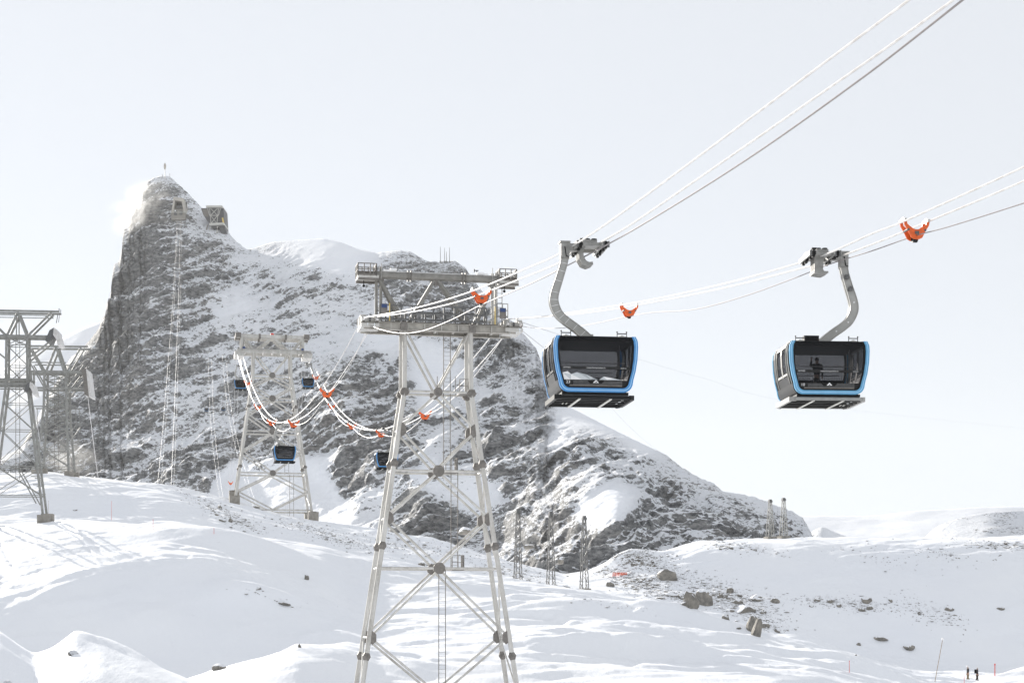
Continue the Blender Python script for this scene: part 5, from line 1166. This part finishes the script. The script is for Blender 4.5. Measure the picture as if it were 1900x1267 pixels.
BL = [(1243, 1077, 40, 24, 'broad flat brown boulder, highest of the big ones on the right slope'), (1284, 1129, 26, 36, 'upright brown boulder leaning against a squarer one on the right slope'), (1307, 1123, 30, 32, 'squarish greenish boulder with snow on top beside the upright brown one'),
 (1268, 1112, 18, 14, 'dark small boulder just left of the upright brown one'), (1271, 1125, 14, 10, 'grey boulder at the foot of the upright brown one'), (1246, 1108, 22, 12, 'dark slanting boulder up left of the touching pair'), (1226, 1112, 16, 7, 'narrow dark stone left of the slanting boulder'),
 (1383, 1139, 34, 20, 'dark boulder with a snowy hollow beneath, above the tall brown one'), (1396, 1172, 26, 34, 'snow-crusted pale boulder left half of the tall brown one'), (1405, 1181, 18, 36, 'tallest brown boulder at the edge of the sunlit crest'), (1370, 1121, 15, 12, 'small boulder directly above the dark one with a hollow'), (1373, 1108, 10, 9, 'brownish stone topping the column of boulders'),
 (1355, 1101, 13, 14, 'rounded dark stone up left of the column of boulders'), (1337, 1110, 10, 12, 'upright brown stone between the big pair and the column'), (1348, 1110, 6, 7, 'little brown stone beside the upright brown stone'), (1404, 1115, 24, 14, 'wide dark stone up right of the column of boulders'), (1438, 1119, 18, 10, 'greenish stone at the right end of the boulder belt'), (1422, 1094, 9, 7, 'light brown stone above the greenish stone'),
 (1420, 1166, 16, 14, 'grey stone right of the tall brown boulder'), (1443, 1174, 10, 10, 'dark stone farthest right beside the sunlit crest'), (1347, 1151, 13, 13, 'dark stone in open snow left of the tall brown boulder'), (1358, 1137, 11, 7, 'low grey stone left of the dark boulder with a hollow'), (1369, 1168, 12, 6, 'flat stone by the sunlit crest below the open snow'), (1417, 1140, 10, 14, 'narrow snow-dusted stone right of the dark boulder with a hollow'),
 (1609, 1120, 20, 16, 'round greenish boulder beside the lit track'), (1600, 1134, 14, 8, 'dark flat stone just below the round greenish boulder'), (1614, 1132, 12, 9, 'grey stone right of the flat one below the round boulder'), (1607, 1141, 10, 6, 'small tan stone lowest under the round boulder'), (1516, 1116, 14, 10, 'brown stone at the left end of the lit track'), (1541, 1120, 14, 10, 'tan stone among rubble left of the round boulder'), (1557, 1127, 9, 9, 'small dark stone left of the round boulder'), (1507, 1127, 9, 7, 'small grey stone below the left end of the track'),
 (1653, 1119, 10, 9, 'dark slanting stone right of the round boulder'), (1669, 1136, 7, 5, 'tiny dark stone in open snow below the track'), (1761, 1134, 16, 11, 'tan topped stone of the pair under the track at right'), (1770, 1143, 18, 6, 'long low stone of the pair under the track at right'), (1858, 1132, 14, 8, 'snow-hooded stone nearest the right edge under the track'),
 (1636, 1188, 24, 11, 'pointed lying boulder alone in the shaded hollow'), (1688, 1206, 30, 12, 'longest dark slab in the shaded hollow'), (1593, 1198, 10, 7, 'small dark stone left of the pointed lying boulder'), (1588, 1217, 6, 4, 'tiny stone at the bottom of the shaded hollow'), (1728, 1173, 8, 6, 'small stone with snow cap above the long dark slab'), (1730, 1166, 5, 4, 'tiny stone just above the snow-capped one'), (1787, 1180, 5, 5, 'tiny stone on the right hollow side'),
 (1133, 1089, 14, 12, 'dark pointed stone at the sunlit crest right of the masts'), (1136, 1080, 7, 5, 'small round stone above the pointed one'), (1041, 1043, 13, 11, 'dark round stone between the middle and right slender masts'), (1052, 1090, 13, 6, 'tan stone lying on the crest between the masts'), (981, 1016, 18, 8, 'tan flat stone beside the left slender mast'), (862, 989, 20, 13, 'brown rounded rock seen through the right leg of the near tower'),
 (407, 1243, 26, 13, 'square brown rock at the lit edge of the shaded basin'), (136, 1218, 22, 12, 'brown rock under the snowy tip of the near left mound'), (524, 1121, 26, 8, 'long dark slab on the shaded rise'), (478, 1094, 12, 6, 'dark stone at the top of the shaded rise'), (568, 1076, 9, 13, 'upright dark stone on the shaded slope left of the near tower'), (332, 1158, 9, 4, 'small dark stone alone in the shaded basin'), (76, 1256, 8, 6, 'small black stone on the near left mound'), (8, 1270, 22, 8, 'black rock cut by the bottom left corner'), (140, 949, 9, 5, 'dark stone in the snow right of the leftmost pylon foot'), (556, 1202, 5, 9, 'small dark upright stone on the lit edge of the basin'),
 (782, 1050, 13, 9, 'left dark stone behind the lower node of the near tower'), (796, 1050, 14, 8, 'right dark stone behind the lower node of the near tower'), (408, 944, 10, 8, 'dark stone high on the stony ridge left of the far tower'), (412, 968, 14, 8, 'grey flat stone on the stony ridge below the far tower'), (427, 970, 7, 10, 'upright grey stone on the stony ridge below the far tower'), (455, 966, 5, 4, 'tiny dark stone on the stony ridge under the far tower legs'), (475, 943, 12, 6, 'dark stone on the snow crest between the far tower feet')]
for i, (px, py, wd, hh, lab) in enumerate(BL):
    Y, z = ground_hit(px, py-1); k = Y/F; o = bpy.data.objects.new('boulder', BM[i % 6]); COL.objects.link(o)
    o.location = ((px-CX)*k, Y+wd*k*.25, (HOR-py+hh*.33)*k); o.scale = (wd*k*.62, wd*k*.5, hh*k*.68); o.rotation_euler = (random.uniform(-.15, .15), random.uniform(-.25, .25), random.uniform(0, 6))
    o.scale = ((wd*k*.60), (wd*k*.60), hh*k*.68); tag(o, lab, 'boulder', 'boulders lying in the snow')
# countless small stones
rs = np.random.RandomState(5); m = MB(); ico = [(0, 0, 1), (.9, 0, .2), (.28, .85, .3), (-.72, .53, .1), (-.72, -.53, .25), (.28, -.85, .15), (0, 0, -.6)]; icf = [(0, 1, 2), (0, 2, 3), (0, 3, 4), (0, 4, 5), (0, 5, 1), (6, 2, 1), (6, 3, 2), (6, 4, 3), (6, 5, 4), (6, 1, 5)]
REG = [(420, 955, 75, 13, .45, 300, 280), (600, 992, 90, 12, .30, 320, 280), (760, 1012, 90, 14, .15, 260, 280), (980, 1068, 90, 18, .28, 130, 262), (1190, 1082, 70, 20, .35, 600, 258), (1330, 1108, 95, 22, .30, 800, 258), (1410, 1145, 50, 30, .6, 380, 258), (1250, 1060, 110, 16, .3, 350, 258),
       (1560, 1120, 80, 10, .1, 330, 258), (1720, 1135, 60, 16, .35, 200, 258), (1190, 1035, 55, 16, .2, 520, 300), (1380, 1015, 70, 8, .2, 140, 300), (1850, 1012, 70, 9, 0.05, 170, 300), (1740, 1025, 50, 10, .3, 70, 300), (500, 1112, 60, 5, .3, 35, 150), (1130, 1122, 60, 6, .15, 45, 170), (1640, 1040, 90, 14, .2, 80, 300), (870, 1040, 80, 14, .2, 60, 262)]
for cx, cy, rx, ry, rot, n, ymn in REG:
    for _ in range(n):
        a, b = rs.randn()*.62*rx, rs.randn()*.62*ry; px, py = cx+a*math.cos(rot)-b*math.sin(rot), cy+a*math.sin(rot)+b*math.cos(rot)
        Y, z = ground_hit(px, py, ymn)
        if Y > 352 or abs(HOR-z/Y*F-py) > 6: continue
        k = Y/F; sz = k*min(5.5, 1.0+rs.exponential(.9)); X = (px-CX)*k; t = rs.uniform(0, 6.28); el = rs.uniform(.6, 1.6); hz = rs.uniform(.4, .8)
        m.add([(X+sz*el*(v[0]*math.cos(t)-v[1]*math.sin(t))*.8, Y+sz*(v[0]*math.sin(t)+v[1]*math.cos(t))*.8, z+sz*hz*(v[2]-.1)) for v in ico], icf)
m.build('loose_stones', 'boulder', kind='stuff')

# ------------------------------------------------------------------ small things on the snow
for px, y0, y1, lab, mt in ((207, 932, 966, 'thin red marker pole left of the vehicle tracks', 'red'), (284, 966, 983, 'short red marker pole on the upper lit plateau', 'red'), (397, 983, 992, 'smallest red marker pole on the plateau edge', 'red'), (90, 930, 962, 'thin pale marker pole behind the leftmost pylon foot', 'wood'),
                            (1846, 1236, 1256, 'thin red marker pole right of the two walkers', 'red'), (1576, 1232, 1252, 'thin red marker pole on the lit crest left of the walkers', 'red'), (1789, 1258, 1268, 'short red pole at the feet of the walkers', 'red')):
    Y, z = ground_hit(px, y1); k = Y/F; m = MB(); m.tube((0, 0, -.3), (0, 0, (y1-y0)*k), .026, .02, 6); m.tube((0, 0, (y1-y0)*k), (0, 0, (y1-y0)*k+.08), .035, .035, 6)
    tag(m.build('marker_pole', mt, loc=((px-CX)*k, Y, z)), lab, 'marker pole', 'marker poles in the snow')
Yp, zp = ground_hit(1733, 1264); k = Yp/F; m = MB(); m.tube((0, 0, -.5), (16*k, 0, 78*k), .035, .03, 8); o = m.build('leaning_pole', 'wood', loc=((1733-CX)*k, Yp, zp)); tag(o, 'long pale leaning pole left of the two walkers', 'pole')
m = MB(); m.ball((16*k, 0, 79*k), .13, 8, 6); m.build('pole_knob', 'white', o)
Y, z = ground_hit(1150, 1068, 262); k = Y/F; f = empty('snow_fence', ((1150-CX)*k, Y, z), R(-8), 'short orange-red net fence at the foot of the dark cliff', 'fence')
for j in range(6): m = MB(); m.tube((-13*k+j*5.2*k, 0, -.2), (-13*k+j*5.2*k, 0, 6*k), .04, n=6); m.build('post', 'red', f)
m = MB()
for j in range(5): m.bar((-13*k, 0, .12+j*.12), (13*k, 0, .12+j*.12), .015, .05)
for j in range(40): m.bar((-13*k+j*26*k/39, 0, .1), (-13*k+j*26*k/39, 0, .66), .03, .015)
m.build('netting', 'orange', f)
def walker(px, pyf, Y, rz, lab, **kw):
    k = Y/F; X = (px-CX)*k; z = ground_z(X, Y); make_person((X, Y, z), rz, lab, 'jacket', kw.pop('tr'), **kw)
walker(1796, 1268, 190, R(60), 'left walker in black jacket and tan trousers at the bottom right', tr='trousers')
walker(1813, 1254, 197, R(-120), 'right walker in black jacket with a backpack at the bottom right', tr='darktrousers', pack=True)

# ------------------------------------------------------------------ air: wind-blown snow and thin haze
def vol_mat(name, dens, noise_scale=None, aniso=.4, col=(1, 1, 1), thr=(.45, .75)):
    m = bpy.data.materials.new(name); m.use_nodes = True; nt = m.node_tree; nt.nodes.clear()
    o = nt.nodes.new('ShaderNodeOutputMaterial'); v = nt.nodes.new('ShaderNodeVolumePrincipled')
    v.inputs['Color'].default_value = (*col, 1); v.inputs['Anisotropy'].default_value = aniso; v.inputs['Density'].default_value = dens
    nt.links.new(v.outputs[0], o.inputs['Volume'])
    if noise_scale:
        c = coords(nt); ln = nt.nodes.new('ShaderNodeVectorMath'); ln.operation = 'LENGTH'; nt.links.new(c, ln.inputs[0])
        fall = nt.nodes.new('ShaderNodeMapRange'); fall.interpolation_type = 'SMOOTHSTEP'; nt.links.new(ln.outputs['Value'], fall.inputs[0])
        fall.inputs[1].default_value = .15; fall.inputs[2].default_value = 1.0; fall.inputs[3].default_value = 1; fall.inputs[4].default_value = 0
        n = noise(nt, noise_scale, 4, .6, c, .6); mp = nt.nodes.new('ShaderNodeMapRange'); nt.links.new(n, mp.inputs[0])
        mp.inputs[1].default_value = thr[0]; mp.inputs[2].default_value = thr[1]
        nt.links.new(math_n(nt, 'MULTIPLY', math_n(nt, 'MULTIPLY', fall.outputs[0], mp.outputs[0]), dens), v.inputs['Density'])
    return m
def cloud(px, py, Y, rx, ry, rz, dens, rot, lab):
    m = MB(); m.ball((0, 0, 0), 1, 20, 12); k = Y/F
    o = m.build('blown_snow', vol_mat('blown_snow', dens, 1.7), loc=at(px, py, Y), kind='stuff'); o.scale = (rx*k, ry, rz*k); o.rotation_euler = (0, rot, 0); o['label'] = lab
cloud(256, 386, 1900, 78, 50, 44, .036, R(-38), 'sunlit snow blowing off the left edge of the summit')
cloud(130, 850, 1240, 60, 60, 42, .022, 0, 'snow dust drifting at the foot of the mountain behind the left pylons')
m = MB(); m.box((0, 4600, 440), (14000, 9800, 1200)); m.build('haze', vol_mat('haze', 2.8e-5, None, .3, (.97, .98, 1)), kind='stuff')
